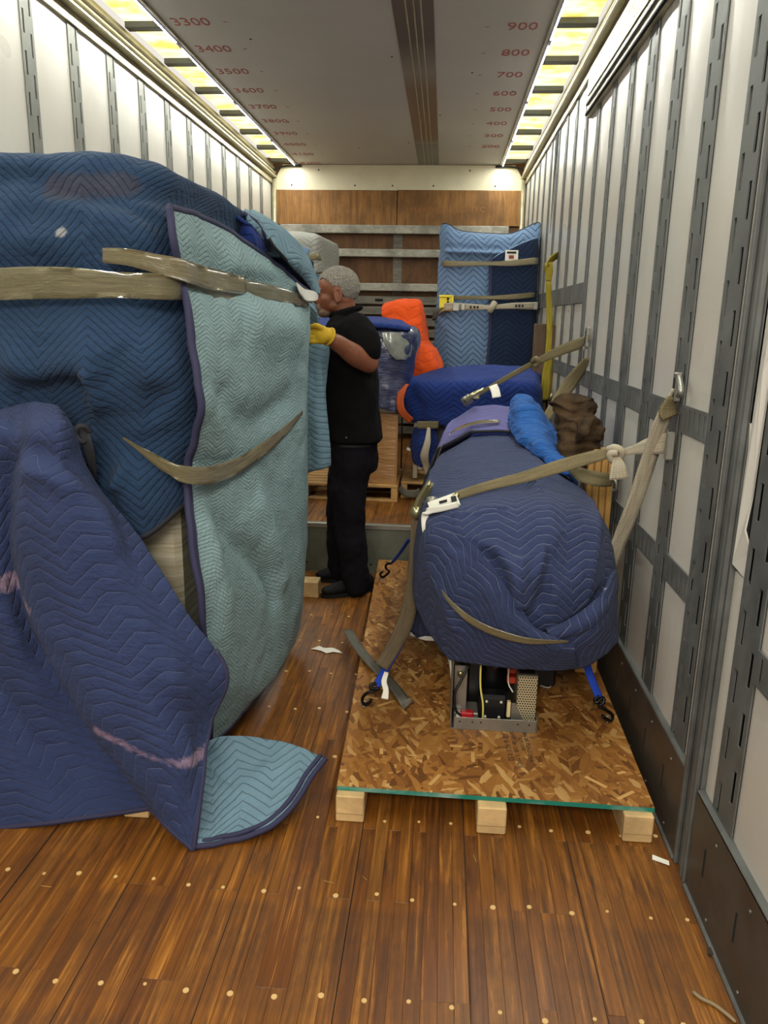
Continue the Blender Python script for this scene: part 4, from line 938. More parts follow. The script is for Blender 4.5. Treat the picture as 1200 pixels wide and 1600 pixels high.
# the same blanket's gathered front: a diagonal wrap from the left and a tucked pouch at the right
rows = [
 [(655, 868, 2.66), (672, 826, 2.53), (704, 832, 2.44), (738, 850, 2.405), (768, 884, 2.38), (800, 935, 2.36), (838, 982, 2.35), (895, 1010, 2.37)],
 [(651, 890, 2.66), (668, 850, 2.51), (700, 858, 2.42), (732, 878, 2.385), (762, 912, 2.36), (796, 958, 2.34), (838, 995, 2.335), (896, 1014, 2.36)],
 [(652, 935, 2.68), (669, 905, 2.52), (702, 918, 2.41), (732, 932, 2.38), (762, 956, 2.36), (798, 985, 2.345), (842, 1008, 2.345), (898, 1020, 2.365)],
 [(668, 975, 2.62), (684, 962, 2.52), (708, 972, 2.42), (736, 982, 2.395), (768, 996, 2.375), (803, 1012, 2.365), (848, 1022, 2.37), (900, 1028, 2.385)],
 [(700, 1026, 2.5), (706, 1029, 2.49), (720, 1031, 2.46), (742, 1034, 2.44), (773, 1037, 2.425), (808, 1040, 2.42), (856, 1043, 2.42), (903, 1040, 2.43)]]
o, e = cloth('front_wrap', G(rows), 16, 18, Q['navy_fg'], t, wr=.006, wrs=8, seed=55, thick=.014, uvrot=-.55, creases=[
    ([P(690, 845, 2.45), P(735, 868, 2.4), P(790, 945, 2.36), P(860, 1000, 2.35)], .012, .015),
    ([P(680, 870, 2.5), P(700, 930, 2.43), P(720, 990, 2.42)], -.014, .02), ([P(760, 905, 2.37), P(775, 950, 2.36), P(800, 990, 2.36)], -.01, .015)])
rows = [
 [(852, 984, 2.385), (880, 975, 2.375), (912, 955, 2.38), (938, 928, 2.42), (952, 900, 2.5), (958, 890, 2.6)],
 [(862, 994, 2.365), (888, 988, 2.35), (918, 972, 2.35), (943, 948, 2.4), (957, 922, 2.5), (960, 912, 2.6)],
 [(880, 1010, 2.385), (900, 1004, 2.37), (924, 992, 2.37), (944, 974, 2.42), (956, 955, 2.52), (958, 945, 2.6)],
 [(896, 1026, 2.41), (910, 1021, 2.40), (928, 1011, 2.41), (944, 998, 2.45), (957, 984, 2.53), (958, 975, 2.6)],
 [(904, 1040, 2.43), (914, 1037, 2.43), (930, 1028, 2.44), (945, 1016, 2.47), (958, 1003, 2.54), (959, 998, 2.6)]]
o, e = cloth('tucked_pouch', G(rows), 12, 12, Q['navy_fg'], t, wr=.005, wrs=8, seed=57, thick=.014, uvrot=.9, creases=[([P(870, 1000, 2.37), P(910, 985, 2.36), P(945, 950, 2.42)], .012, .014)])
binding(e['bottom'], M_bind_navy, t, .007)
# violet blanket behind it
t = empty('moving_blanket', (.75, 3.9, .9), 'faded violet blanket over the far end of the wrapped machine, edged in black', 'blanket')
rows = [
 [(680, 860, 4.22), (700, 780, 4.2), (725, 700, 4.18), (748, 660, 4.16), (775, 655, 4.15), (796, 657, 4.16), (830, 700, 4.18), (850, 750, 4.2)],
 [(672, 830, 4.12), (686, 720, 4.1), (712, 660, 4.1), (742, 638, 4.08), (775, 636, 4.06), (798, 638, 4.08), (835, 672, 4.1), (860, 720, 4.12)],
 [(664, 830, 3.95), (676, 730, 3.9), (698, 672, 3.88), (738, 655, 3.86), (776, 652, 3.85), (808, 655, 3.86), (850, 688, 3.88), (874, 740, 3.9)],
 [(652, 832, 3.74), (662, 765, 3.74), (686, 705, 3.72), (736, 678, 3.67), (776, 677, 3.65), (816, 679, 3.67), (864, 718, 3.71), (890, 764, 3.74)]]
rows = facet(rows, (2, 3, 5, 6))
o, e = cloth('blanket_cloth', G(rows), 8, 14, Q['purple'], t, wr=.005, wrs=6, seed=61, thick=.01)
binding([v+Vector((0, -.004, .006)) for v in e['bottom']], M_bind_dark, t, .007)
o = ribbon('packing_tape', [P(672, 800, 3.70), P(678, 740, 3.68), P(692, 695, 3.68), P(712, 672, 3.70), P(745, 660, 3.72), P(781, 658, 3.73)], [.03, .035, .035, .04, .035, .03], M_tape_d, None, side=(.3, .9, .3), thick=.0015, n=8)
tag(o, 'cream tape strip curving over the violet blanket', 'tape')
o = ribbon('packing_tape', [P(668, 872, 2.66), P(673, 898, 2.50), P(688, 922, 2.42), P(712, 950, 2.355), P(745, 975, 2.335), P(785, 992, 2.32), P(830, 1002, 2.31), P(888, 1003, 2.325)], [.008, .012, .018, .024, .028, .03, .024, .008], M_tape_d, None, side=(0, -.3, 1), thick=.0015, n=8)
tag(o, 'tan tape band sagging across the front of the foreground navy blanket', 'tape')
# bright blue blanket bundle and brown sacking on the machine's right
t = empty('moving_blanket', P(850, 700, 3.18), 'bright blue crumpled blanket bundle stuffed beside the machine at the wall', 'blanket')
rows = [
 [(806, 622, 3.88), (815, 619, 3.83), (824, 622, 3.83), (832, 632, 3.88), (838, 645, 3.93)],
 [(799, 645, 3.78), (812, 640, 3.68), (830, 642, 3.66), (846, 652, 3.73), (858, 668, 3.80)],
 [(800, 672, 3.64), (818, 668, 3.55), (840, 672, 3.52), (860, 684, 3.55), (878, 690, 3.67)],
 [(818, 695, 3.46), (838, 694, 3.36), (856, 700, 3.32), (876, 708, 3.36), (890, 712, 3.50)],
 [(850, 716, 3.28), (864, 716, 3.22), (876, 720, 3.20), (886, 724, 3.24), (894, 735, 3.32)],
 [(862, 735, 3.22), (872, 740, 3.14), (882, 744, 3.12), (890, 746, 3.16), (897, 760, 3.23)]]
cloth('blanket_cloth', G(rows), 14, 12, Q['bright'], t, wr=.018, wrs=11, seed=71, thick=.02)
s = NT('brown_sacking', .95, 0, .1); co = s.coord(); s.col(s.mix(s.ramp(s.noise(9, 5, co, .65), [(.35, 0.0), (.7, 1.0)]), lin((34, 26, 19)), lin((82, 64, 46)))); s.bump(s.noise(80, 4, co, .7), .8, .006)
t = empty('sacking_bundle', P(890, 700, 3.4), 'dark brown crumpled sacking bundle slumped against the right wall', 'sack')
sec = [(894, 735, 0.043, 3.22), (898, 716, 0.058, 3.24), (901, 700, 0.078, 3.26), (904, 685, 0.090, 3.28), (906, 668, 0.094, 3.30), (902, 652, 0.082, 3.32), (898, 640, 0.078, 3.34), (896, 630, 0.082, 3.36), (894, 621, 0.070, 3.38), (892, 615, 0.039, 3.38)]
bm = bmesh.new(); rings = []
for i in range((len(sec)-1)*5+1):
    f_ = i/5; a = int(min(f_, len(sec)-2)); fr = f_-a
    q = [sec[a][k]*(1-fr)+sec[a+1][k]*fr for k in range(4)]; c0 = P(q[0], q[1], q[3])
    ring = []
    for k in range(40):
        th = 2*math.pi*k/40; r_ = q[2]; d = Vector((math.cos(th), math.sin(th)*.8, 0)); p = c0+d*r_
        r2 = r_*(1+.35*nz(p, 8, 3)+.3*(.35-abs(nz((p.x, p.y, p.z*2.6), 9, 5)))*2+.12*(.3-abs(nz(p, 26, 1)))*2); ring.append(bm.verts.new(c0+d*r2+Vector((0, 0, .02*nz(p, 12, 8)))))
    rings.append(ring)
for A_, B_ in zip(rings[:-1], rings[1:]):
    for k in range(40): bm.faces.new((A_[k], A_[(k+1) % 40], B_[(k+1) % 40], B_[k]))
bm.faces.new(rings[0]); bm.faces.new(rings[-1]); bmesh.ops.recalc_face_normals(bm, faces=bm.faces)
from_bm('sacking', bm, s.m, t, smooth=True)
rows = [[(905, 655, 3.22), (912, 652, 3.19), (918, 650, 3.18), (926, 647, 3.18)], [(902, 672, 3.18), (910, 668, 3.14), (918, 664, 3.13), (928, 655, 3.15)], [(900, 692, 3.17), (908, 688, 3.13), (914, 680, 3.12), (922, 670, 3.16)]]
cloth('torn_flap', G(rows), 8, 8, s.m, t, wr=.02, wrs=14, seed=81, thick=.01)
# ---------------------------------------------------------------- things on the raised front deck
def pallet(x0, x1, y0, y1, z, lab, h=.12):
    t = empty('pallet', ((x0+x1)/2, (y0+y1)/2, z), lab, 'pallet')
    n = 7; dy = (y1-y0)/n
    for k in range(n): box('deck_slat', (x0, y0+k*dy, z+h-.02), (x1, y0+k*dy+dy*.72, z+h), M_pallet, t, .003)
    for k in (0, 3, 6): box('bottom_slat', (x0, y0+k*dy, z), (x1, y0+k*dy+dy*.72, z+.018), M_pallet, t, .003)
    for k in range(3):
        xx = x0+(x1-x0-.045)*k/2; box('stringer', (xx, y0+.002, z+.018), (xx+.045, y1-.002, z+h-.02), M_pallet, t, .003)
    return t
pl = pallet(P(470, 765, 5.1).x, P(621, 768, 5.1).x, 5.1, 5.75, ZD, 'pine pallet on the deck under the shrink wrapped carton behind the man')
pallet(P(626, 765, 5.25).x, P(740, 768, 5.25).x, 5.25, 5.68, ZD, 'pine pallet on the deck under the blue covered equipment')
ZP = ZD+.12
# carton + wrapped blanket load
xa, xb = P(520, 700, 5.14).x, P(620, 700, 5.14).x
s = NT('film_over_card', .14, 0, .7); co = s.coord('Object', (1, 1, 9)); s.b.inputs['Coat Weight'].default_value = .8; s.b.inputs['Coat Roughness'].default_value = .1
f = s.noise(4, 4, co, .6, .8); s.col(s.mix(f, lin((150, 104, 58)), lin((186, 142, 92)))); s.bump(f, 1.0, .008); M_cardf = s.m
t = empty('shrink_wrapped_carton', ((xa+xb)/2, 5.6, ZP), 'brown cardboard carton in shiny film standing on the pallet behind the man', 'box')
zc = P(600, 645, 5.14).z
box('carton_body', (xa, 5.14, ZP), (xb, 5.7, zc), M_cardf, t, .006)
box('bottom_flap', (xb-.16, 5.134, ZP), (xb-.002, 5.141, ZP+.02), M_card, t, .001); box('corner_board', (xb-.008, 5.13, ZP), (xb+.004, 5.15, zc), M_card, t, .002)
# navy blanketed load inside clear film
t = empty('film_wrapped_load', ((xa+xb)/2, 5.6, zc), 'navy blanket wrapped load under clear stretch film on top of the carton', 'wrapped load')
rows = [
 [(505, 508, 5.6), (545, 503, 5.6), (590, 501, 5.6), (625, 506, 5.62), (648, 514, 5.63), (650, 522, 5.67), W3(.26, 5.7, 1.4)],
 [(505, 520, 5.2), (545, 514, 5.15), (590, 512, 5.15), (626, 515, 5.16), (649, 520, 5.22), (651, 530, 5.6), W3(.26, 5.72, 1.35)],
 [(505, 545, 5.12), (545, 542, 5.09), (590, 540, 5.08), (624, 540, 5.1), (646, 545, 5.2), (650, 552, 5.5), W3(.26, 5.72, 1.25)],
 [(505, 590, 5.12), (545, 590, 5.09), (588, 590, 5.08), (612, 592, 5.1), (636, 592, 5.2), (640, 592, 5.5), W3(.24, 5.72, 1.0)],
 [(505, 645, 5.12), (545, 643, 5.1), (585, 636, 5.09), (605, 641, 5.1), (619, 646, 5.13), (622, 648, 5.5), W3(.2, 5.72, .85)]]
Q['film'] = None
s = NT('navy_under_film', .22, 0, .7); s.b.inputs['Coat Weight'].default_value = .9; s.b.inputs['Coat Roughness'].default_value = .07; uvn = s.coord('UV', (3, 16, 1)); f = s.noise(3, 4, uvn, .6, 1.0)
s.col(s.mix(f, lin((34, 42, 78)), lin((58, 66, 108)))); s.bump(f, 1.0, .012)
o, e = cloth('wrapped_blanket', G(rows), 12, 12, s.m, t, wr=.015, wrs=8, seed=91, thick=.02)
rows = [[(498, 499, 5.65), (540, 498, 5.65), (590, 497, 5.65), (628, 503, 5.65)], [(498, 509, 5.2), (540, 507, 5.1), (590, 505, 5.1), (640, 512, 5.15)], [(500, 517, 5.08), (540, 516, 5.05), (588, 513, 5.05), (640, 518, 5.1)]]
tag(cloth('folded_top', G(rows), 10, 6, Q['royal'], t, wr=.006, wrs=8, seed=3, thick=.012)[0], 'royal blue fold across the top')
s = NT('grey_sheet_under_film', .2, 0, .7); s.b.inputs['Coat Weight'].default_value = .9; f = s.noise(20, 3, s.coord()); s.col(s.mix(f, lin((150, 152, 140)), lin((96, 100, 104)))); s.bump(f, .6, .005)
rows = [[(596, 519, 5.055), (612, 519, 5.055), (640, 521, 5.12)], [(600, 535, 5.04), (616, 536, 5.04), (643, 540, 5.13)], [(609, 552, 5.04), (622, 553, 5.05), (641, 556, 5.14)], [(618, 562, 5.05), (626, 562, 5.06), (637, 563, 5.15)]]
tag(cloth('grey_panel', G(rows), 8, 8, s.m, t, wr=.004, wrs=9, seed=4, thick=.006)[0], 'grey panel showing through the film')
# orange blanket over a chair-shaped item
t = empty('draped_chair', P(650, 600, 5.9), 'tall narrow chair covered with a bright orange quilted blanket', 'chair')
rows = [
 [(603, 476, 6.35), (622, 471, 6.4), (640, 471, 6.4), (652, 472, 6.4), (656, 478, 6.5)],
 [(598, 482, 6.15), (620, 474, 6.1), (640, 473, 6.1), (655, 474, 6.1), (660, 484, 6.4)],
 [(600, 498, 6.1), (618, 500, 6.03), (636, 502, 6.02), (656, 502, 6.03), (664, 506, 6.3)],
 [(612, 508, 6.1), (628, 520, 6.0), (640, 524, 5.98), (657, 524, 6.0), (668, 527, 6.25)],
 [(628, 535, 6.0), (638, 540, 5.95), (648, 541, 5.92), (660, 541, 5.92), (674, 540, 6.1)],
 [(634, 550, 5.8), (644, 546, 5.72), (658, 543, 5.7), (672, 545, 5.7), (684, 552, 5.85)],
 [(632, 575, 5.7), (644, 572, 5.6), (660, 570, 5.57), (678, 572, 5.58), (690, 580, 5.75)],
 [(628, 600, 5.68), (644, 602, 5.6), (660, 604, 5.57), (680, 604, 5.58), (694, 610, 5.75)]]
cloth('orange_blanket', G(rows), 10, 10, Q['orange'], t, wr=.014, wrs=8, seed=101, thick=.015)
x_ = P(655, 560, 6).x
for dx in (-.14, .13):
    for yy in (5.78, 6.12): box('leg', (x_+dx-.02, yy-.02, ZD), (x_+dx+.02, yy+.02, 1.2), M_blackm, t, .004)
box('seat', (x_-.16, 5.74, 1.12), (x_+.15, 6.16, 1.2), M_blackm, t, .01)
tube('tape_ring', [P(655, 542, 5.86), P(668, 543, 5.86), P(681, 546, 5.93)], .008, M_tape_d, t)
# royal blue covered equipment
t = empty('covered_equipment', P(740, 650, 5.2), 'wide low machine on white feet draped in a royal blue blanket', 'machine')
rows = [
 [(655, 590, 5.5), (700, 576, 5.53), (760, 573, 5.53), (810, 575, 5.53), (842, 583, 5.53), (846, 592, 5.6)],
 [(640, 592, 5.26), (694, 594, 5.19), (760, 591, 5.18), (810, 592, 5.18), (836, 595, 5.22), (846, 602, 5.5)],
 [(634, 604, 5.2), (690, 606, 5.1), (760, 604, 5.08), (810, 604, 5.08), (838, 606, 5.14), (846, 614, 5.5)],
 [(630, 625, 5.22), (690, 640, 5.12), (760, 635, 5.09), (810, 635, 5.1), (838, 632, 5.14), (845, 640, 5.5)],
 [(636, 645, 5.24), (690, 660, 5.13), (760, 668, 5.1), (810, 668, 5.1), (838, 665, 5.14), (845, 668, 5.5)],
 [(645, 658, 5.25), (695, 661, 5.14), (760, 700, 5.12), (810, 700, 5.12), (838, 700, 5.16), (845, 700, 5.5)]]
o, e = cloth('blue_blanket', G(rows), 12, 12, Q['royal'], t, wr=.012, wrs=6, seed=111, thick=.015, creases=[([P(640, 600, 5.2), P(655, 630, 5.18), P(660, 655, 5.2)], .03, .03), ([P(665, 600, 5.2), P(700, 640, 5.15), P(720, 665, 5.15)], .025, .03)])
bx0, bx1 = P(660, 700, 5.3).x, P(838, 700, 5.3).x
box('equipment_body', (bx0, 5.3, .62), (bx1, 5.55, 1.08), plain('dark_machine', (60, 62, 66), .5), t, .02)
for xx in (bx0+.05, bx1-.1):
    for yy in (5.36, 5.48):
        lg = box('leg', (xx, yy, ZP+.0), (xx+.05, yy+.05, .64), M_white, t, .004); 
bm = bmesh.new(); add_box(bm, (P(645, 700, 5.2).x, 5.26, ZP+.02), (P(645, 700, 5.2).x+.035, 5.3, 1.02), .004); from_bm('side_frame', bm, M_rail, t)
rows = [[(650, 668, 5.22), (664, 668, 5.17), (680, 672, 5.2)], [(643, 690, 5.22), (660, 688, 5.12), (682, 690, 5.18)], [(645, 712, 5.22), (660, 712, 5.13), (678, 712, 5.2)], [(650, 724, 5.22), (658, 728, 5.16), (668, 726, 5.2)]]
cloth('hanging_blanket_corner', G(rows), 8, 8, Q['royal'], t, wr=.012, wrs=10, seed=5, thick=.015)
tube('white_foot', [P(656, 722, 5.2), P(657, 733, 5.2)], .02, M_white, t, 10); tube('white_foot', [P(640, 700, 5.25), P(638, 704, 5.25)], .018, M_white, t, 10)
o = ribbon('webbing_strap', [P(652, 664, 5.08), P(668, 664, 5.08), P(685, 664, 5.1)], .05, M_strap_o, None, thick=.003, n=4); tag(o, 'short tan webbing strap round the front of the blue covered equipment', 'strap')
o = ribbon('webbing_strap', [P(670, 668, 5.06), P(668, 690, 5.0), P(663, 712, 5.0), P(666, 728, 5.04), P(668, 742, 5.06)], [.02, .04, .055, .045, .03], M_strap, None, side=(1, 0, 0), thick=.003, n=6); tag(o, 'pale strap tail hanging beside the blue covered equipment', 'strap')
o = ribbon('webbing_strap', [P(624, 762, 5.2), P(632, 769, 5.18), P(645, 772, 5.17), P(656, 768, 5.2)], .05, M_strap_g, None, thick=.004, n=6); tag(o, 'grey webbing strap round the corner of the far pallet', 'strap')
o = ribbon('webbing_strap', [P(636, 600, 5.15), P(628, 612, 5.1), P(625, 628, 5.08), P(629, 644, 5.08), P(643, 658, 5.1)], [.03, .05, .05, .05, .045], M_strap_or, None, side=(1, 0, .3), thick=.003, n=6); tag(o, 'orange webbing strap looped between the film wrapped load and blue covered equipment', 'strap')
# tall blanket wrapped cabinet
yT = 6.4; xa, xb, xm = P(688, 470, yT).x, P(838, 470, yT).x, P(767, 470, yT).x
t = empty('wrapped_tall_cabinet', ((xa+xb)/2, yT+.3, ZD), 'tall upright cabinet wrapped in light blue and dark navy blankets by the right wall', 'cabinet')
box('cabinet_body', (xa+.05, yT+.05, ZD), (xb-.06, yT+.5, P(700, 372, yT).z), M_wrapw, t, .02)
rows = [
 [(692, 350, 6.42), (700, 352, 6.4), (720, 362, 6.4), (760, 366, 6.42), (800, 366, 6.42), (838, 349, 6.44), (842, 356, 6.48)],
 [(688, 364, 6.42), (702, 368, 6.36), (722, 371, 6.36), (760, 374, 6.37), (800, 374, 6.38), (838, 368, 6.42), (842, 370, 6.48)],
 [(689, 392, 6.42), (704, 393, 6.34), (724, 394, 6.33), (762, 396, 6.34), (800, 396, 6.37), (836, 394, 6.42), (840, 394, 6.48)],
 [(686, 412, 6.42), (704, 412, 6.36), (724, 412, 6.35), (762, 412, 6.36), (800, 412, 6.39), (836, 412, 6.43), (840, 412, 6.48)],
 [(684, 465, 6.42), (704, 465, 6.35), (724, 465, 6.34), (762, 465, 6.35), (800, 465, 6.39), (834, 465, 6.43), (838, 465, 6.48)],
 [(681, 510, 6.42), (702, 510, 6.33), (724, 510, 6.31), (762, 510, 6.33), (800, 510, 6.39), (832, 510, 6.43), (836, 510, 6.48)],
 [(679, 560, 6.42), (702, 560, 6.32), (724, 560, 6.3), (762, 560, 6.33), (800, 560, 6.39), (830, 560, 6.43), (834, 560, 6.48)],
 [(682, 640, 6.42), (702, 640, 6.34), (724, 640, 6.33), (762, 640, 6.35), (800, 640, 6.39), (830, 640, 6.43), (834, 640, 6.48)]]
o, e = cloth('light_blue_blanket', G(rows), 10, 12, Q['sky_tall'], t, wr=.004, wrs=4, seed=121, thick=.012, creases=[([P(690, 391, 6.36), P(720, 394, 6.33), P(790, 396, 6.35)], -.03, .012), ([P(690, 385, 6.36), P(720, 387, 6.33), P(790, 389, 6.35)], .015, .02)])
binding(e['top'], M_bind_dark, t, .008)
rows = [
 [(770, 405, 6.3), (778, 399, 6.3), (790, 393, 6.3), (812, 382, 6.32), (834, 373, 6.36), (843, 370, 6.5)],
 [(767, 412, 6.3), (780, 412, 6.29), (795, 412, 6.29), (815, 412, 6.31), (834, 412, 6.36), (842, 412, 6.5)],
 [(767, 465, 6.3), (780, 465, 6.28), (795, 465, 6.28), (815, 465, 6.3), (832, 465, 6.35), (838, 465, 6.5)],
 [(766, 520, 6.29), (780, 520, 6.27), (795, 520, 6.26), (815, 520, 6.29), (830, 520, 6.34), (837, 520, 6.5)],
 [(762, 571, 6.29), (778, 572, 6.27), (795, 573, 6.26), (815, 573, 6.29), (828, 573, 6.34), (834, 573, 6.5)],
 [(762, 640, 6.29), (778, 640, 6.27), (795, 640, 6.26), (815, 640, 6.29), (828, 640, 6.34), (834, 640, 6.5)]]
o, e = cloth('navy_blanket', G(rows), 10, 12, Q['dark_tall'], t, wr=.005, wrs=4, seed=131, thick=.012)
binding(e['left'], M_bind_navy, t, .012); binding(e['top'], plain('pale_edge', (120, 150, 180), .8), t, .005)
lb = box('white_care_label', P(789, 407, 6.27), P(810, 391, 6.27)+Vector((0, .002, 0)), M_paper, t)
box('label_print', P(795, 404, 6.265), P(803, 399, 6.265)+Vector((0, .003, 0)), plain('red_brown_print', (140, 60, 50), .8), lb); box('label_print', P(792, 396, 6.265), P(807, 393, 6.265)+Vector((0, .003, 0)), M_ink, lb)
for (y_, a, b) in ((411, 689, 841), (464, 700, 838)):
    o = ribbon('packing_tape', [P(a, y_, 6.38), P(a+15, y_+1, 6.29), P(767, y_+1, 6.25), P(800, y_, 6.23), P(b-8, y_-3, 6.3), P(b, y_-3, 6.42)], [.04, .045, .03, .045, .05, .05] if y_ == 411 else [.02, .03, .03, .04, .04, .03], M_tape_d, None, thick=.0015, n=6)
    tag(o, 'upper tan tape band round the tall blue wrapped cabinet' if y_ == 411 else 'lower tan tape band round the tall blue wrapped cabinet, above the strap', 'tape')
yb = empty('corner_protector', P(697, 474, 6.25), 'yellow plastic corner protector under the strap on the tall wrapped cabinet', 'protector')
box('face_plate', P(686, 486, 6.29), P(708, 461, 6.29)+Vector((0, .008, 0)), M_yellow, yb, .003)
box('raised_rim', P(686, 464, 6.278), P(709, 461, 6.278)+Vector((0, .012, 0)), M_yellow, yb, .002); box('raised_rim', P(705, 474, 6.278), P(709, 461, 6.278)+Vector((0, .012, 0)), M_yellow, yb, .002)
for q in ((700, 467), (700, 472)): tube('hole', [P(q[0], q[1], 6.283), P(q[0], q[1], 6.29)], .01, M_ink, yb, 10)
st = empty('ratchet_strap', P(760, 480, 6.25), 'grey ratchet strap buckled across the middle of the tall wrapped cabinet', 'strap')
ribbon('webbing', [P(678, 498, 6.5), P(684, 488, 6.4), P(700, 479, 6.26), P(740, 480, 6.23), P(768, 480, 6.2), P(800, 478, 6.19), P(838, 478, 6.32)], [.05, .05, .06, .045, .03, .045, .06], M_strap, st, thick=.004, n=8)
ribbon('webbing_tail', [P(690, 480, 6.3), P(682, 486, 6.27), P(679, 497, 6.27), P(676, 500, 6.28)], [.06, .05, .04, .02], plain('dark_webbing', (62, 58, 54), .8), st, side=(1, 0, .3), n=6)
box('buckle_frame', P(707, 486, 6.215), P(718, 473, 6.215)+Vector((0, .02, 0)), M_steel, st, .004); box('buckle_frame', P(720, 485, 6.215), P(727, 474, 6.215)+Vector((0, .02, 0)), M_steel, st, .004)
tube('centre_knot', catmull([P(766, 486, 6.19), P(769, 480, 6.17), P(773, 473, 6.19)], 4), .025, M_strap, st, 8); box('end_clip', P(833, 484, 6.27), P(841, 472, 6.27)+Vector((0, .02, 0)), M_steel, st, .004)
for q in (734, 740, 745): box('webbing_print', P(q, 482, 6.217), P(q+3, 478, 6.217)+Vector((0, .002, 0)), M_ink, st)
for q in (805, 810, 815): box('webbing_print', P(q, 480, 6.17), P(q+3, 476, 6.17)+Vector((0, .002, 0)), M_ink, st)
# grey quilt wrapped item behind the left load
t = empty('wrapped_tall_box', P(490, 450, 6.9), 'tall box wrapped in pale grey quilting behind the left load, tape round its top', 'box')
rows = [
 [(420, 368, 7.0), (455, 364, 7.0), (484, 366, 6.95), (494, 368, 6.95), (510, 376, 7.1), (526, 383, 7.3)],
 [(420, 376, 6.9), (455, 372, 6.85), (484, 374, 6.8), (496, 374, 6.8), (511, 382, 7.0), (527, 390, 7.25)],
 [(420, 402, 6.9), (455, 402, 6.84), (484, 402, 6.8), (496, 404, 6.8), (512, 406, 7.0), (527, 408, 7.25)],
 [(420, 428, 6.9), (455, 428, 6.84), (484, 427, 6.8), (496, 426, 6.8), (512, 424, 7.0), (526, 420, 7.25)]]
o, e = cloth('grey_blanket', G(rows), 10, 10, Q['grey'], t, wr=.01, wrs=4, seed=141, thick=.015)
rows = [[(420, 428, 6.9), (455, 428, 6.86), (484, 428, 6.83), (496, 428, 6.83), (508, 428, 7.0)], [(420, 500, 6.9), (455, 500, 6.86), (484, 500, 6.83), (496, 500, 6.83), (508, 500, 7.0)], [(420, 640, 6.9), (455, 640, 6.86), (484, 640, 6.83), (496, 640, 6.83), (508, 640, 7.0)]]
tag(cloth('lower_blanket', G(rows), 8, 14, Q['sky'], t, wr=.01, wrs=4, seed=142, thick=.015)[0], 'pale blue grey lower blanket')
q0, q1 = P(430, 400, 6.92), P(490, 400, 6.92); box('box_body', (q0.x, 6.98, ZD), (q1.x, 7.6, P(490, 380, 6.92).z), M_card, t, .01)
ribbon('tape_band', [P(455, 402, 6.82), P(480, 402, 6.78), P(496, 401, 6.77), P(510, 405, 6.95), P(526, 408, 7.2)], [.04, .045, .05, .06, .06], M_tape_d, t, thick=.0015, n=6)
t = box('navy_bundle', P(468, 426, 6.3), P(483, 400, 6.3)+Vector((0, .25, 0)), Q['dark_tall'], None, .03); tag(t, 'navy padded bundle end beside the grey quilted box', 'bundle')
bz = bpy.data.objects.new; 
s_ = P(475, 426, 6.3); box('support_post', (s_.x-.03, 6.33, ZD), (s_.x+.03, 6.5, s_.z), M_board, t)
rows = [[(450, 380, 6.25), (462, 384, 6.2), (484, 392, 6.2)], [(455, 388, 6.2), (466, 394, 6.16), (482, 396, 6.18)], [(462, 398, 6.22), (472, 399, 6.2), (480, 399, 6.2)]]
o = cloth('blanket_corner', G(rows), 8, 6, Q['sky_tall'], t, wr=.006, seed=8, thick=.015)[0]
# standing plywood boards by the right wall

for k, (a, b, y_, top, mt, lab) in enumerate(((828, 862, 5.45, 506, M_board, 'weathered brown plywood sheet leaning upright against the right wall'), (864, 868, 5.40, 508, M_board, 'thin brown board edge beside the weathered plywood sheet'), (869, 873, 5.36, 509, M_board, 'outermost thin board edge, nearest the wall, in the upright stack'))):
    p0 = P(a, 620, y_); p1 = P(b, top, y_); o = box('plywood_sheet', (p0.x, y_, ZD), (min(p1.x, W-.012), y_+.25 if k else y_+.03, p1.z), mt, None, .004); tag(o, lab, 'board')
# stack of lumber boards by the wall, right of the machine
for k, (a, b, top, y_) in enumerate(((917, 926, 712, 3.16), (927.5, 937, 706, 3.14), (938.5, 948, 703, 3.12), (949.5, 958, 706, 3.1))):
    p0 = P(a, 760, y_); p1 = P(b, top, y_); p1.x = P(b, 760, y_).x
    o = box('lumber_board', (p0.x, y_, ZO), (min(p1.x, W-.026), y_+.07, p1.z), M_stud, None, .004)
    tag(o, ('honey coloured upright board behind the machine, furthest from the wall', 'honey coloured upright board, second from the machine', 'honey coloured upright board, third from the machine', 'honey coloured upright board closest to the right wall')[k], 'board', 'upright lumber boards on the platform')
o = box('lumber_block', (1.1, 3.0, ZO), (1.19, 3.08, ZO+.12), M_stud, None, .004); tag(o, 'short honey lumber block on the platform below the foreground blanket corner', 'wood block')
# small lumber block on the floor by the man's shoes
p0 = P(471, 933, z=0); o = box('lumber_block', (p0.x, p0.y, 0), (p0.x+.095, p0.y+.1, .09), M_lumber, None, .003); tag(o, "small pale lumber block on the floor before the man's shoes", 'wood block')
# ---------------------------------------------------------------- straps, hooks, fittings
def strap(name, pts, wd, mat, lab, side=(0, 0, 1), sides=None, n=8, thick=.003, par=None, wob=0):
    o = ribbon(name, pts, wd, mat, par, side=side, thick=thick, n=n, sides=sides, wob=wob)
    if par is None: tag(o, lab, 'strap')
    return o
def wall_fitting(px, py, h, par):
    p = P(px, py, x=W-.004); box('anchor_fitting', (W-.022, p.y-.018, p.z-h/2), (W-.002, p.y+.018, p.z+h/2), M_steel, par, .004)
    box('fitting_slot', (W-.024, p.y-.006, p.z-h*.32), (W-.021, p.y+.006, p.z+h*.32), M_ink, par)
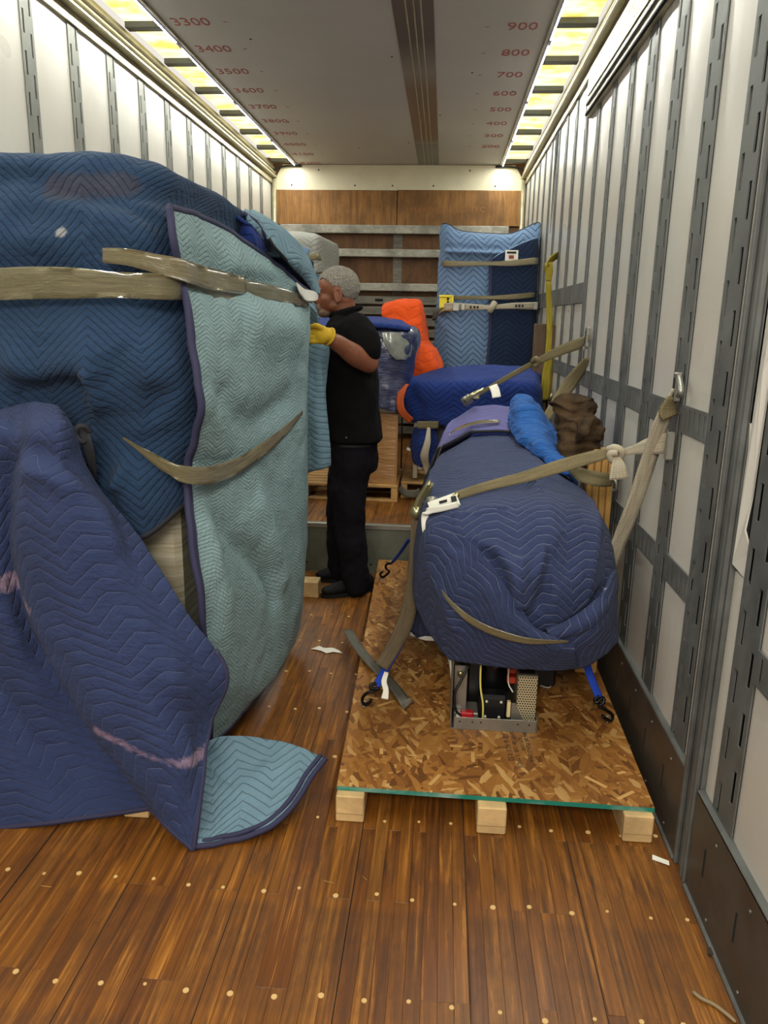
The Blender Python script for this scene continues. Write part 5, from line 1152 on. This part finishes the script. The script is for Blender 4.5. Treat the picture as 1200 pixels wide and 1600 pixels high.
# main ratchet strap over the machine
t = empty('ratchet_strap', P(680, 780, 2.85), 'dirty beige ratchet strap over the foreground machine, knotted before the right wall', 'strap')
ribbon('webbing', [P(712, 775, 2.66), P(760, 760, 2.72), P(820, 745, 2.74), P(880, 727, 2.74), P(930, 713, 2.72), P(962, 706, 2.7)], [.03, .034, .042, .05, .045, .03], M_strap_o, t, sides=[Vector((0, .5, 1))]*6, n=8)
ribbon('webbing', [P(966, 708, 2.68), P(990, 703, 2.62), P(1015, 697, 2.56), P(1047, 692, 2.5)], [.02, .03, .055, .07], M_strap, t, n=6)
p = P(962, 708, 2.67)
tube('knot', catmull([p+Vector(q) for q in ((-.025, 0, .012), (-.01, -.02, .022), (.015, -.02, .01), (.012, .0, -.02), (-.012, -.012, -.022), (-.022, -.02, 0), (.0, -.03, .008))], 6), .013, M_strap, t, 8)
ribbon('knot_tail', [p+Vector((0, -.02, -.01)), p+Vector((.006, -.03, -.04)), p+Vector((.012, -.03, -.085))], [.02, .05, .065], M_strap, t, side=(1, 0, .1), n=5, thick=.008)
pf = P(1050, 697, x=W-.01); box('end_clip', (W-.03, pf.y-.012, pf.z-.045), (W-.004, pf.y+.012, pf.z+.045), M_steel, t, .004)
# ratchet
rp = P(655, 790, 2.78); ax = (P(672, 760, 2.76)-P(648, 808, 2.8)).normalized()
def bar(a, b, r, nm='ratchet_bar', mt=M_zinc): return tube(nm, [a, b], r, mt, t, 8)
for dx in (0, .03):
    ribbon('ratchet_plate', [P(672, 757, 2.76)+Vector((0, dx, 0)), P(661, 780, 2.78)+Vector((0, dx, 0)), P(650, 806, 2.8)+Vector((0, dx, 0))], [.025, .045, .05], M_zinc, t, side=(1, 0, .3), n=5, thick=.004)
tube('ratchet_wheel', [P(651, 801, 2.79)+Vector((0, -.008, 0)), P(651, 801, 2.79)+Vector((0, .045, 0))], .024, M_zinc, t, 16)
for q in ((656, 795), (660, 787), (664, 779)): tube('ratchet_hole', [P(q[0], q[1], 2.745), P(q[0], q[1], 2.75)], .0035, M_ink, t, 8)
bar(P(664, 790, 2.75), P(716, 773, 2.66), .008, 'tension_bar'); bar(P(670, 757, 2.76)+Vector((0, -.01, 0)), P(670, 757, 2.76)+Vector((0, .05, 0)), .008)
tube('ratchet_roller', [P(672, 784, 2.7), P(678, 784, 2.74)], .02, M_steel, t, 12)
# white corner protector
cp = empty('corner_protector', P(690, 790, 2.65), 'white plastic corner protector under the strap at the ratchet', 'protector')
def polyplate(name, pts, d, mat, par):
    bm = bmesh.new(); vs = [bm.verts.new(Vector(q)) for q in pts]; f = bm.faces.new(vs); f.normal_update(); nrm = f.normal.copy()
    ge = bmesh.ops.extrude_face_region(bm, geom=[f]); bmesh.ops.translate(bm, verts=[q for q in ge['geom'] if isinstance(q, bmesh.types.BMVert)], vec=nrm*d)
    bmesh.ops.recalc_face_normals(bm, faces=bm.faces); return from_bm(name, bm, mat, par)
polyplate('top_plate', [P(*q) for q in ((668, 785, 2.68), (712, 769, 2.68), (719, 787, 2.6), (672, 798, 2.6))], .008, M_white, cp)
polyplate('plate_slot', [P(*q) for q in ((704, 776, 2.64), (712, 774, 2.64), (714, 784, 2.61), (706, 786, 2.61))], .009, M_ink, cp); polyplate('plate_slot', [P(*q) for q in ((686, 783, 2.64), (698, 780, 2.64), (698, 782, 2.635), (686, 785, 2.635))], .009, M_ink, cp)
ribbon('curved_rib', [P(716, 788, 2.59), P(690, 794, 2.59), P(671, 798, 2.6), P(664, 806, 2.61), P(664, 825, 2.6), P(666, 845, 2.6)], [.02, .022, .024, .024, .022, .012], M_white, cp, n=6, thick=.012, side=(.3, -.2, .6), sides=[Vector((0, 0, 1)), Vector((0, 0, 1)), Vector((.4, 0, 1)), Vector((1, 0, .4)), Vector((1, 0, 0)), Vector((1, 0, 0))])
# brown strap falling from the ratchet to the platform
strap('webbing_strap', [P(652, 812, 2.8), P(650, 860, 2.78), P(645, 920, 2.74), P(632, 975, 2.68), P(612, 1015, 2.62), P(596, 1042, 2.58)], [.045, .05, .055, .06, .055, .05], M_strap_br, 'long brown webbing strap falling from the ratchet to the left platform edge', side=(1, .2, 0), n=8)
strap('webbing_strap', [P(543, 984, z=.06), P(556, 1006, z=.11), P(572, 1027, z=ZO+.022), P(590, 1046, z=ZO+.02), P(604, 1060, z=ZO+.02), P(618, 1076, z=ZO+.03), P(630, 1092, z=ZO+.04), P(638, 1102, z=ZO+.02)], .045, M_strap_g, 'grey flat strap tail lying over the left edge of the strand board', sides=[Vector((1, .3, 0))]*8, n=6)
o = strap('paper_tag', [P(604, 1050, 2.6), P(600, 1065, 2.58), P(603, 1078, 2.56), P(601, 1092, 2.54)], [.016, .02, .02, .026], M_paper, 'white crumpled tag hanging by the blue strap', side=(1, 0, 0), n=5, thick=.001); o['category'] = 'tag'
# blue tie-downs with black S hooks
def tiedown(lab, pts, hook, eyep, wd):
    t = empty('tie_down_strap', hook[0], lab, 'strap', 'blue tie downs with black hooks')
    ribbon('blue_webbing', pts, wd, M_strap_b, t, side=(1, .3, .2), n=6, thick=.003)
    tube('hook', catmull(hook, 6), .0065, M_blackm, t, 8)
    eye(eyep.x, eyep.y, ZO, t)
zz = ZO
e1 = P(596, 903, z=zz+.02); h = e1.y
tiedown('blue tie down with black hook at the far left corner of the platform', [P(640, 842, h-.25), P(625, 864, h-.12), P(612, 880, h-.05)], [P(612, 880, h-.05), P(604, 882, h-.04), P(603, 888, h-.03), P(608, 893, h-.03), P(603, 899, h-.01), P(597, 902, h), P(594, 897, h-.02), P(598, 893, h-.03)], e1, .022)
e1 = P(569, 1098, z=zz+.02); h = e1.y
tiedown('blue tie down with black hook at the near left of the platform', [P(636, 985, h+.2), P(618, 1020, h+.12), P(600, 1050, h+.04), P(588, 1072, h)], [P(588, 1068, h), P(580, 1070, h), P(580, 1076, h-.01), P(592, 1076, h-.015), P(586, 1079, h-.01), P(572, 1084, h-.01), P(566, 1093, h), P(570, 1101, h), P(578, 1097, h-.02), P(580, 1093, h-.025)], e1, .028)
e1 = P(950, 1122, z=zz+.02); h = e1.y
tiedown('blue tie down with black hook at the near right corner of the platform', [P(913, 1026, h+.05), P(922, 1055, h+.03), P(936, 1090, h)], [P(936, 1088, h), P(930, 1092, h), P(932, 1098, h-.01), P(942, 1090, h), P(943, 1098, h-.01), P(936, 1103, h-.01), P(948, 1110, h-.01), P(957, 1118, h), P(954, 1126, h), P(945, 1122, h-.02), P(942, 1118, h-.025)], e1, .028)
# broad white strap from the wall fitting down behind the machine
t = empty('anchor_strap', P(1058, 600, x=W-.01), 'broad dirty white strap slanting from a wall fitting down behind the foreground machine', 'strap')
a = P(1057, 608, x=W-.015); ribbon('webbing', [a, P(1040, 645, a.y+.03), P(1020, 700, a.y+.08), P(995, 775, a.y+.14), P(970, 840, a.y+.2), P(948, 895, a.y+.26)], [.03, .055, .06, .06, .06, .06], M_strap, t, side=(1, .3, 0), n=8, thick=.004)
wall_fitting(1062, 605, .09, t); tube('end_hook', catmull([P(1062, 590, x=W-.02), P(1064, 610, x=W-.03), P(1060, 618, x=W-.03)], 4), .009, M_steel, t)
ribbon('folded_end', [P(1050, 620, a.y), P(1044, 640, a.y+.01), P(1047, 652, a.y+.01)], [.03, .06, .05], M_strap_o, t, side=(1, .2, .2), n=4, thick=.006)
# strap to the wall with its ratchet on the far end of the machine
t = empty('ratchet_strap', P(740, 620, 4.0), 'olive ratchet strap with white tag, running from the violet blanket to the right wall', 'strap')
a = P(920, 528, x=W-.01)
ribbon('webbing', [P(724, 632, 4.0), P(742, 620, 4.05), P(775, 600, 4.15), P(810, 580, 4.2), P(835, 567, 4.25), P(880, 546, 4.25), P(905, 537, 4.2), a], [.02, .02, .025, .028, .03, .055, .06, .03], M_strap_o, t, n=8)
tube('ratchet_body', [P(724, 630, 3.97), P(736, 621, 3.97)], .026, M_steel, t, 8); box('ratchet_plate', P(736, 624, 3.97), P(750, 614, 3.97)+Vector((0, .03, 0)), M_zinc, t, .006)
tube('ratchet_handle', catmull([P(727, 628, 3.95), P(740, 616, 3.93), P(756, 609, 3.95)], 4), .012, M_zinc, t, 8)
tube('knot', catmull([P(832, 565, 4.2), P(838, 560, 4.17), P(841, 567, 4.18), P(835, 572, 4.19)], 4), .014, M_strap_o, t, 8)
lb_ = ribbon('white_tag', [P(770, 602, 4.1), P(774, 611, 4.08), P(776, 621, 4.06)], .045, M_paper, t, side=(1, 0, .2), n=4, thick=.002)
wall_fitting(920, 527, .1, t)
a = P(917, 560, x=W-.015)
t = empty('anchor_strap', a, 'olive strap slanting from the right wall down behind the brown sacking', 'strap')
ribbon('webbing', [a, P(905, 580, a.y+.02), P(890, 600, a.y+.02), P(874, 622, a.y-.02), P(852, 655, a.y-.1)], [.03, .07, .075, .06, .04], M_strap_o, t, side=(1, .3, 0), n=6, thick=.004); wall_fitting(917, 556, .08, t)
a = P(958, 755, x=W-.015)
t = empty('anchor_strap', a, 'short twisted olive strap hooked to the wall just below the knotted strap', 'strap')
ribbon('webbing', [P(885, 727, 2.95), P(905, 740, 2.9), P(925, 747, 2.9), P(945, 750, 2.92), P(957, 752, 2.95)], [.02, .05, .06, .055, .04], M_strap_o, t, n=6, thick=.004, sides=[Vector((0, 0, 1)), Vector((0, .3, 1)), Vector((0, .6, 1)), Vector((0, .2, 1)), Vector((0, 0, 1))])
tube('hook', catmull([P(955, 748, 2.95), P(962, 752, 2.93), P(963, 764, 2.93), P(957, 767, 2.94)], 5), .007, M_steel, t, 8)
# yellow strap hanging by the boards
t = empty('anchor_strap', P(875, 400, x=W-.03), 'yellow strap hanging down the right wall over the upright plywood sheet', 'strap')
ya = 5.4
ribbon('webbing', [P(857, 440, ya), P(858, 470, ya), P(859, 520, ya-.02), P(857, 560, ya-.04), P(853, 600, ya-.05), P(852, 625, ya-.05)], [.035, .04, .045, .055, .065, .05], M_strap_y, t, side=(1, 0, 0), n=6, thick=.004)
ribbon('bent_top', [P(851, 424, ya), P(857, 410, ya), P(866, 402, ya+.05), P(880, 394, ya+.15)], [.02, .05, .06, .05], M_strap_y, t, side=(.4, 0, 1), n=6, thick=.004)
ribbon('bent_top', [P(857, 410, ya), P(858, 425, ya), P(857, 440, ya)], [.05, .05, .035], M_strap_y, t, side=(1, 0, 0), n=4, thick=.004)
tube('hook', [P(858, 625, ya-.06), P(862, 615, ya-.06), P(863, 618, ya-.04)], .012, M_zinc, t, 8)
# loose bits on the boards
def scrap(name, lab, cx, cy, pts, mat, cat_, th=.0015, z=.002):
    p = P(cx, cy, z=0); bm = bmesh.new()
    vs = [bm.verts.new((x, y, z+.004*abs(math.sin(i*1.9)))) for i, (x, y) in enumerate(pts)]
    f = bm.faces.new(vs); r = bmesh.ops.triangulate(bm, faces=[f]); ge = bmesh.ops.extrude_face_region(bm, geom=bm.faces[:]); bmesh.ops.translate(bm, verts=[q for q in ge['geom'] if isinstance(q, bmesh.types.BMVert)], vec=(0, 0, th)); bmesh.ops.recalc_face_normals(bm, faces=bm.faces)
    o = from_bm(name, bm, mat); o.location = (p.x, p.y, 0); return tag(o, lab, cat_)
scrap('paper_scrap', 'torn white paper scrap on the floor between the two loads', 512, 1016, [(-.08, .0), (-.045, .03), (-.02, .012), (.02, .02), (.05, -.005), (.075, -.03), (.03, -.028), (.0, -.045), (-.03, -.018), (-.06, -.012)], M_paper, 'paper')
scrap('paper_scrap', 'small white paper slip on the floor by the right kick plate', 1033, 1350, [(-.022, .014), (-.018, .03), (.024, .008), (.02, -.01)], M_paper, 'paper')
tube('plaque', [(0, 0, 0), (0, 0, 0.001)], .001, M_paper) if False else None
o = scrap('bark_chip', 'dark wood chip lying against the right kick plate', 1113, 1492, [(-.014, -.004), (-.006, .012), (.012, .01), (.016, -.008), (.0, -.012)], plain('dark_chip', (50, 40, 30), .9), 'chip', .006)
o = tube('twig', catmull([P(1082, 1549, z=.006), P(1096, 1560, z=.008), P(1115, 1569, z=.006), P(1135, 1584, z=.007), P(1150, 1597, z=.005)], 5), [.002]+[.0045]*19+[.003], plain('grey_twig', (140, 122, 92), .9), None, 6); tag(o, 'thin curved grey twig on the floor at the bottom right corner', 'twig')
for (a, b, c, d, lab) in ((740, 1335, 744, 1347, 'pale splinter on the floor midway between the blanket corner and the platform'), (505, 1376, 521, 1380, 'pale splinter on the floor in front of the middle platform runner'), (64, 1384, 80, 1386, 'lone pale splinter on the floor near the left edge of the photo'), (565, 1368, 573, 1375, 'pale splinter on the floor directly below the left platform runner')):
    o = tube('wood_splinter', [P(a, b, z=.002), P(c, d, z=.002)], .0013, M_stud, None, 5); tag(o, lab, 'splinter')
# ---------------------------------------------------------------- the man
person = empty('person', P(545, 925, z=0), 'man in black polo shirt, dark trousers and yellow gloves gripping the hanging blanket', 'person')
def blob(bm, c, r, axes=None, sub=3):
    t_ = bmesh.new(); bmesh.ops.create_icosphere(t_, subdivisions=sub, radius=1)
    M = Matrix.Identity(4)
    ax_ = axes or (Vector((1, 0, 0)), Vector((0, 1, 0)), Vector((0, 0, 1)))
    for j in range(3):
        for i in range(3): M[i][j] = ax_[j][i]*r[j]
    for i in range(3): M[i][3] = c[i]
    bmesh.ops.transform(t_, matrix=M, verts=t_.verts)
    if M.to_3x3().determinant() < 0: bmesh.ops.reverse_faces(t_, faces=t_.faces)
    me = bpy.data.meshes.new('t'); t_.to_mesh(me); t_.free(); bm.from_mesh(me); bpy.data.meshes.remove(me)
def limb(bm, pts, rs, n=6, seg=20):
    c = catmull(pts, n); rr_ = []
    for i in range(len(c)):
        f_ = i/n; a_ = min(int(f_), len(rs)-2); fr = f_-a_; fr = fr*fr*(3-2*fr); rr_.append(rs[a_]*(1-fr)+rs[a_+1]*fr)
    add_tube(bm, c, rr_, seg)
    blob(bm, c[0], (rr_[0],)*3, sub=2); blob(bm, c[-1], (rr_[-1],)*3, sub=2)
def remeshed(name, bm, mat, parent, voxel, smooth_it=3, noise_f=None):
    me = bpy.data.meshes.new(name); bmesh.ops.recalc_face_normals(bm, faces=bm.faces); bm.to_mesh(me); bm.free()
    o = bpy.data.objects.new('tmp', me); C.objects.link(o)
    m1 = o.modifiers.new('r', 'REMESH'); m1.mode = 'VOXEL'; m1.voxel_size = voxel; m1.use_smooth_shade = True
    m2 = o.modifiers.new('s', 'SMOOTH'); m2.factor = .5; m2.iterations = smooth_it
    me2 = bpy.data.meshes.new_from_object(o.evaluated_get(bpy.context.evaluated_depsgraph_get())); bpy.data.objects.remove(o)
    if noise_f:
        nn = [v.normal.copy() for v in me2.vertices]
        for v, q in zip(me2.vertices, nn): v.co += q*noise_f(v.co)
    me2.materials.clear(); me2.materials.append(mat)
    return link(name, me2, None, parent, smooth=True)
# skin
s = NT('brown_skin', .5, 0, .4); co = s.coord(); s.col(s.mix(s.noise(40, 3, co), lin((104, 60, 42)), lin((134, 82, 58)))); s.b.inputs['Subsurface Weight'].default_value = .08; s.b.inputs['Subsurface Radius'].default_value = (.02, .008, .004)
s.bump(s.noise(160, 3, co), .25, .002); M_skin = s.m
s = NT('short_grey_hair', .9, 0, .2); co = s.coord(); h_ = s.noise(190, 4, co, .7); s.col(s.mix(s.ramp(h_, [(.35, 0.0), (.65, 1.0)]), lin((84, 78, 72)), lin((172, 166, 156)))); s.bump(h_, 1.0, .008); M_hair = s.m
M_shirt = plain('black_polo_knit', (17, 16, 17), .95, 0, .2, 30, .08, .2); M_trs = plain('charcoal_trousers', (20, 18, 23), .9, 0, .25, 20, .1, .2)
M_shoe = plain('black_shoe', (13, 13, 14), .7, 0, .2, 12, .2, .2); M_sole = plain('shoe_sole', (30, 29, 28), .8, 0, .1, 8, .1); M_glove = plain('yellow_glove_knit', (196, 158, 28), .8, 0, .2, 25, bump=.4)
Hc = P(525, 458, 4.15); hf = Vector((-.985, -.17, -.02)).normalized(); hu = Vector((-.03, 0, 1)).normalized(); hl = hf.cross(hu).normalized()
if hl.y > 0: hl = -hl
hu = hu-hf*hu.dot(hf); hu.normalize()
def HP(f_, u_, l_=0): return Hc+hf*f_+hu*u_+hl*l_
AX = (hf, hu, hl)
KS = 1.1
def hb(bm, f_, u_, l_, rf, ru, rl): blob(bm, HP(f_*KS, u_*KS, l_*KS), (rf*KS, ru*KS, rl*KS), AX)
bm = bmesh.new()
hb(bm, -.014, .03, 0, .096, .088, .075); hb(bm, .044, .028, 0, .046, .052, .06); hb(bm, .042, -.03, 0, .046, .066, .054)
hb(bm, .052, -.082, 0, .036, .028, .034); hb(bm, .004, -.058, 0, .062, .036, .056); hb(bm, -.03, -.03, 0, .06, .05, .062)
for l_ in (-1, 1):
    hb(bm, .052, -.028, .036*l_, .026, .024, .02); hb(bm, .1, -.036, .012*l_, .01, .008, .009)
    hb(bm, .078, .012, .03*l_, .014, .008, .022)      # brow ridge
    hb(bm, .074, -.004, .031*l_, .013, .011, .014)    # lids
    # ear: lobe, rim and hollow
    c_ = []
    for k in range(12):
        a_ = math.radians(-70+k*27); c_.append(HP((-.006-.017*math.cos(a_))*KS, (-.012+.031*math.sin(a_))*KS, .079*l_*KS+.004*math.cos(a_)))
    add_tube(bm, c_, .0062, 8); hb(bm, -.004, -.014, .072*l_, .014, .024, .008); hb(bm, -.001, -.042, .072*l_, .009, .01, .008); hb(bm, .006, -.014, .074*l_, .005, .008, .006)
add_tube(bm, [HP(.084*KS, .008*KS), HP(.097*KS, -.012*KS), HP(.112*KS, -.031*KS)], [.011, .012, .014], 12); hb(bm, .108, -.033, 0, .012, .010, .012)
hb(bm, .088, -.058, 0, .012, .0065, .022); hb(bm, .086, -.071, 0, .012, .007, .020); hb(bm, .082, -.048, 0, .012, .012, .02)
# neck, trunk
limb(bm, [HP(-.035, -.06), P(538, 492, 4.17), P(546, 512, 4.17)], [.066, .07, .09])
def oval(bm, st, cy, n=28, p_=2.5, jit=0):
    rings = []
    K_ = []
    for a_, b_ in zip(st[:-1], st[1:]):
        for k in range(5): f_ = k/5; f_ = f_; K_.append([a_[i]*(1-f_)+b_[i]*f_ for i in range(4)])
    K_.append(st[-1])
    for (py, xl, xr, rl) in K_:
        A_, B_ = P(xl, py, cy), P(xr, py, cy); c_ = (A_+B_)/2; rx = (B_.x-A_.x)/2; ring = []
        for k in range(n):
            th = 2*math.pi*k/n; cx_, sy_ = math.cos(th), math.sin(th)
            ring.append(bm.verts.new(c_+Vector((rx*math.copysign(abs(cx_)**(2/p_), cx_), rl*math.copysign(abs(sy_)**(2/p_), sy_), 0))))
        rings.append(ring)
    for A_, B_ in zip(rings[:-1], rings[1:]):
        for k in range(n): bm.faces.new((A_[k], A_[(k+1) % n], B_[(k+1) % n], B_[k]))
    bm.faces.new(rings[0]); bm.faces.new(list(reversed(rings[-1])))
oval(bm, [(500, 528, 562, .1), (530, 516, 576, .19), (600, 512, 584, .16), (690, 522, 586, .16), (712, 524, 586, .15)], 4.17)
ySn, ySf = 3.99, 4.36
limb(bm, [P(558, 515, ySn), P(570, 538, 3.95), P(577, 568, 3.92)], [.066, .056, .05])            # near upper arm
limb(bm, [P(576, 568, 3.92), P(556, 556, 3.87), P(532, 539, 3.81), P(510, 526, 3.75)], [.05, .055, .043, .031])
limb(bm, [P(545, 515, ySf), P(552, 545, 4.42), P(548, 578, 4.38)], [.062, .052, .045]); limb(bm, [P(548, 578, 4.38), P(525, 565, 4.2), P(503, 552, 4.02)], [.045, .045, .03])
blob(bm, P(500, 550, 3.98), (.045, .035, .04))
limb(bm, [P(550, 705, 4.09), P(545, 790, 4.08), P(556, 905, 4.09)], [.085, .058, .042]); limb(bm, [P(545, 705, 4.26), P(532, 790, 4.3), P(530, 888, 4.34)], [.085, .058, .042])
# the near hand inside its glove: palm, four fingers and thumb
blob(bm, P(501, 523, 3.72), (.042, .026, .04))
remeshed('body', bm, M_skin, person, .0058, 3)
for l_ in (-1, 1):
    bm = bmesh.new(); blob(bm, HP(.0755*KS, -.003*KS, .031*l_*KS), (.0128, .0115, .0125), AX); e_ = from_bm('eye', bm, plain('eye_white', (205, 195, 185), .2), person, smooth=True)
    bm = bmesh.new(); blob(bm, HP(.084*KS, -.003*KS, .033*l_*KS), (.006, .0065, .0065), AX); from_bm('iris', bm, M_ink, e_, smooth=True)
    add = [HP(.088*KS, .016*KS, .012*l_*KS), HP(.087*KS, .022*KS, .03*l_*KS), HP(.07*KS, .018*KS, .05*l_*KS)]
    tube('eyebrow', catmull(add, 4), .0035, M_hair, person, 6)
# hair: short cap cut along the hairline
bm = bmesh.new(); t_ = bmesh.new(); bmesh.ops.create_icosphere(t_, subdivisions=5, radius=1)
kill = []
for v in t_.verts:
    f_, u_, l_ = -.014+.1015*v.co.x, .032+.0925*v.co.y, .0795*v.co.z
    lim = .062 if f_ > .052 else (.062-(.052-f_)*1.1 if f_ > .02 else (.026 if f_ > -.012 else (.026-(-.012-f_)*2.2)))
    lim = max(lim, -.05)
    if u_ < lim+.004*math.sin(f_*300) and not (abs(l_) < .04 and f_ < -.06 and u_ > -.05): kill.append(v)
    p_ = HP(f_*KS, u_*KS, l_*KS); n_ = (p_-Hc).normalized(); v.co = p_+n_*(.0035*nz(p_, 90, 2)+.003*nz(p_, 190, 6))
bmesh.ops.delete(t_, geom=kill, context='VERTS'); bmesh.ops.recalc_face_normals(t_, faces=t_.faces)
from_bm('hair', t_, M_hair, person, smooth=True)
bm = bmesh.new()
hb(bm, .056, -.087, 0, .037, .027, .036); hb(bm, .084, -.066, .021, .012, .018, .010); hb(bm, .084, -.066, -.021, .012, .018, .010); hb(bm, .088, -.0545, 0, .0115, .004, .022)
M_beard = plain('grey_stubble', (122, 98, 84), .9, 0, .3, 160, bump=.6); remeshed('beard', bm, M_beard, person, .004, 2)
# polo shirt
wr_ = lambda k, a_, s_: (lambda p_: a_*(nz(p_, s_, k)+.5*(.35-abs(nz(p_, s_*1.7, k+2)))+.3*nz(p_, s_*3, k+4)))
bm = bmesh.new()
oval(bm, [(489, 528, 560, .085), (496, 521, 568, .15), (508, 513, 576, .215), (530, 507, 583, .225), (560, 504, 588, .21), (600, 503, 591, .2), (640, 506, 592, .195), (668, 509, 595, .195), (686, 513, 597, .2)], 4.17)
limb(bm, [P(556, 514, ySn), P(567, 528, 3.96), P(573, 546, 3.935)], [.088, .083, .08]); limb(bm, [P(545, 515, ySf), P(550, 530, 4.4), P(553, 548, 4.42)], [.085, .08, .075])
remeshed('polo_shirt', bm, M_shirt, person, .009, 3, wr_(5, .012, 7))
cr_ = []
for k in range(14):
    a_ = 2*math.pi*k/14; cr_.append(P(540, 487, 4.16)+Vector((.078*math.cos(a_), .072*math.sin(a_), .022*math.cos(a_))))
tube('collar', cr_, .015, M_shirt, person, 8, closed=True)
ribbon('collar_flap', [P(553, 484, 4.09), P(540, 492, 4.05), P(527, 503, 4.07), P(519, 512, 4.1)], [.04, .045, .045, .02], M_shirt, person, side=(.4, 0, 1), thick=.005, n=5)
box('chest_badge', P(519, 522, 3.955)+Vector((-.008, -.004, -.006)), P(519, 522, 3.955)+Vector((.01, .0, .008)), M_white, person, .002)
# trousers
bm = bmesh.new()
oval(bm, [(674, 515, 590, .165), (690, 515, 590, .175), (712, 515, 590, .175), (735, 517, 586, .16)], 4.17)
limb(bm, [P(551, 705, 4.1), P(546, 770, 4.09), P(548, 830, 4.08), P(557, 913, 4.09)], [.112, .1, .082, .076]); limb(bm, [P(546, 705, 4.26), P(537, 770, 4.28), P(532, 830, 4.32), P(532, 893, 4.34)], [.11, .096, .08, .074])
remeshed('trousers', bm, M_trs, person, .009, 3, wr_(9, .014, 9))
tube('belt', [P(552, 690, 4.17)+Vector((.133*math.cos(2*math.pi*k/24), .18*math.sin(2*math.pi*k/24), 0)) for k in range(24)], .008, M_ink, person, 6, closed=True)
tube('rivet', [P(541, 684, 3.97), P(541, 684, 3.96)], .004, M_zinc, person, 8)
# shoes
def shoe(heel, toe):
    d = (toe-heel); L_ = d.length; d.normalize(); s_ = Vector((-d.y, d.x, 0)); up = Vector((0, 0, 1))
    A_ = (d, s_, up); bm = bmesh.new()
    for (f_, z_, rf, rs, rz) in ((.16, .06, .055, .04, .05), (.3, .075, .06, .04, .05), (.45, .055, .07, .044, .042), (.65, .045, .075, .048, .034), (.82, .038, .06, .046, .028), (.2, .035, .06, .042, .035)):
        blob(bm, heel+d*(f_*L_)+up*z_, (rf, rs, rz), A_)
    o = remeshed('shoe', bm, M_shoe, person, .006, 2)
    bm = bmesh.new(); n_ = 24; r0, r1 = [], []
    for k in range(n_):
        a_ = 2*math.pi*k/n_; f_ = .5+.52*math.cos(a_); w_ = .05*(math.sin(a_))*(1-.18*(math.cos(a_) < -.2)); q = heel+d*(f_*L_)+s_*w_
        r0.append(bm.verts.new(q+up*.001)); r1.append(bm.verts.new(q+up*.024))
    for k in range(n_): bm.faces.new((r0[k], r0[(k+1) % n_], r1[(k+1) % n_], r1[k]))
    bm.faces.new(list(reversed(r0))); bm.faces.new(r1); bmesh.ops.recalc_face_normals(bm, faces=bm.faces); from_bm('sole', bm, M_sole, o)
    for k in range(4): tube('lace', [heel+d*((.42+.07*k)*L_)+up*(.104-.009*k)-s_*.02, heel+d*((.42+.07*k)*L_)+up*(.104-.009*k)+s_*.02], .003, M_ink, o, 5)
h1, t1 = P(583, 922, z=0), P(503, 934, z=0); shoe(h1, t1)
h2, t2 = P(555, 899, z=0), P(499, 907, z=0); h2.y = t2.y+.03; shoe(h2, t2)
# glove
bm = bmesh.new(); wv = P(510, 525, 3.745)
blob(bm, P(500, 523, 3.70), (.048, .034, .046)); limb(bm, [P(512, 524, 3.745), P(505, 524, 3.72)], [.036, .04])
for k, (dz, ln_) in enumerate(((.034, .066), (.013, .076), (-.009, .07), (-.030, .056))):
    b_ = P(496, 523, 3.685)+Vector((0, 0, dz)); limb(bm, [b_, b_+Vector((-.03, -.012, -.002)), b_+Vector((-.05, .004, -.006)), b_+Vector((-ln_*.72, .03, -.01))], [.0125, .0115, .011, .0095], 3, 10)
b_ = P(502, 513, 3.68); limb(bm, [b_, b_+Vector((-.018, -.022, .012)), b_+Vector((-.042, -.02, .008))], [.015, .013, .011], 3, 10)
remeshed('glove', bm, M_glove, person, .0045, 1)
cf = (P(520, 530, 3.77)-P(508, 524, 3.74)).normalized(); a1 = cf.orthogonal().normalized(); b1 = cf.cross(a1)
tube('glove_cuff', [P(514, 526, 3.75)+a1*(.041*math.cos(2*math.pi*k/16))+b1*(.041*math.sin(2*math.pi*k/16)) for k in range(16)], .006, M_glove, person, 8, closed=True)
tube('glove_wrist', [P(504, 524, 3.73), P(514, 526, 3.75)], [.04, .042], M_glove, person, 14)
bm = bmesh.new(); blob(bm, P(497, 551, 3.97), (.048, .036, .044)); 
for k in range(4):
    b_ = P(492, 551, 3.96)+Vector((0, 0, .03-.02*k)); limb(bm, [b_, b_+Vector((-.035, -.01, 0)), b_+Vector((-.05, .02, -.006))], [.012, .011, .0095], 3, 10)
b_ = P(497, 545, 3.95); limb(bm, [b_, b_+Vector((-.02, -.015, .03))], [.013, .011], 3, 10); remeshed('glove', bm, M_glove, person, .0055, 1)
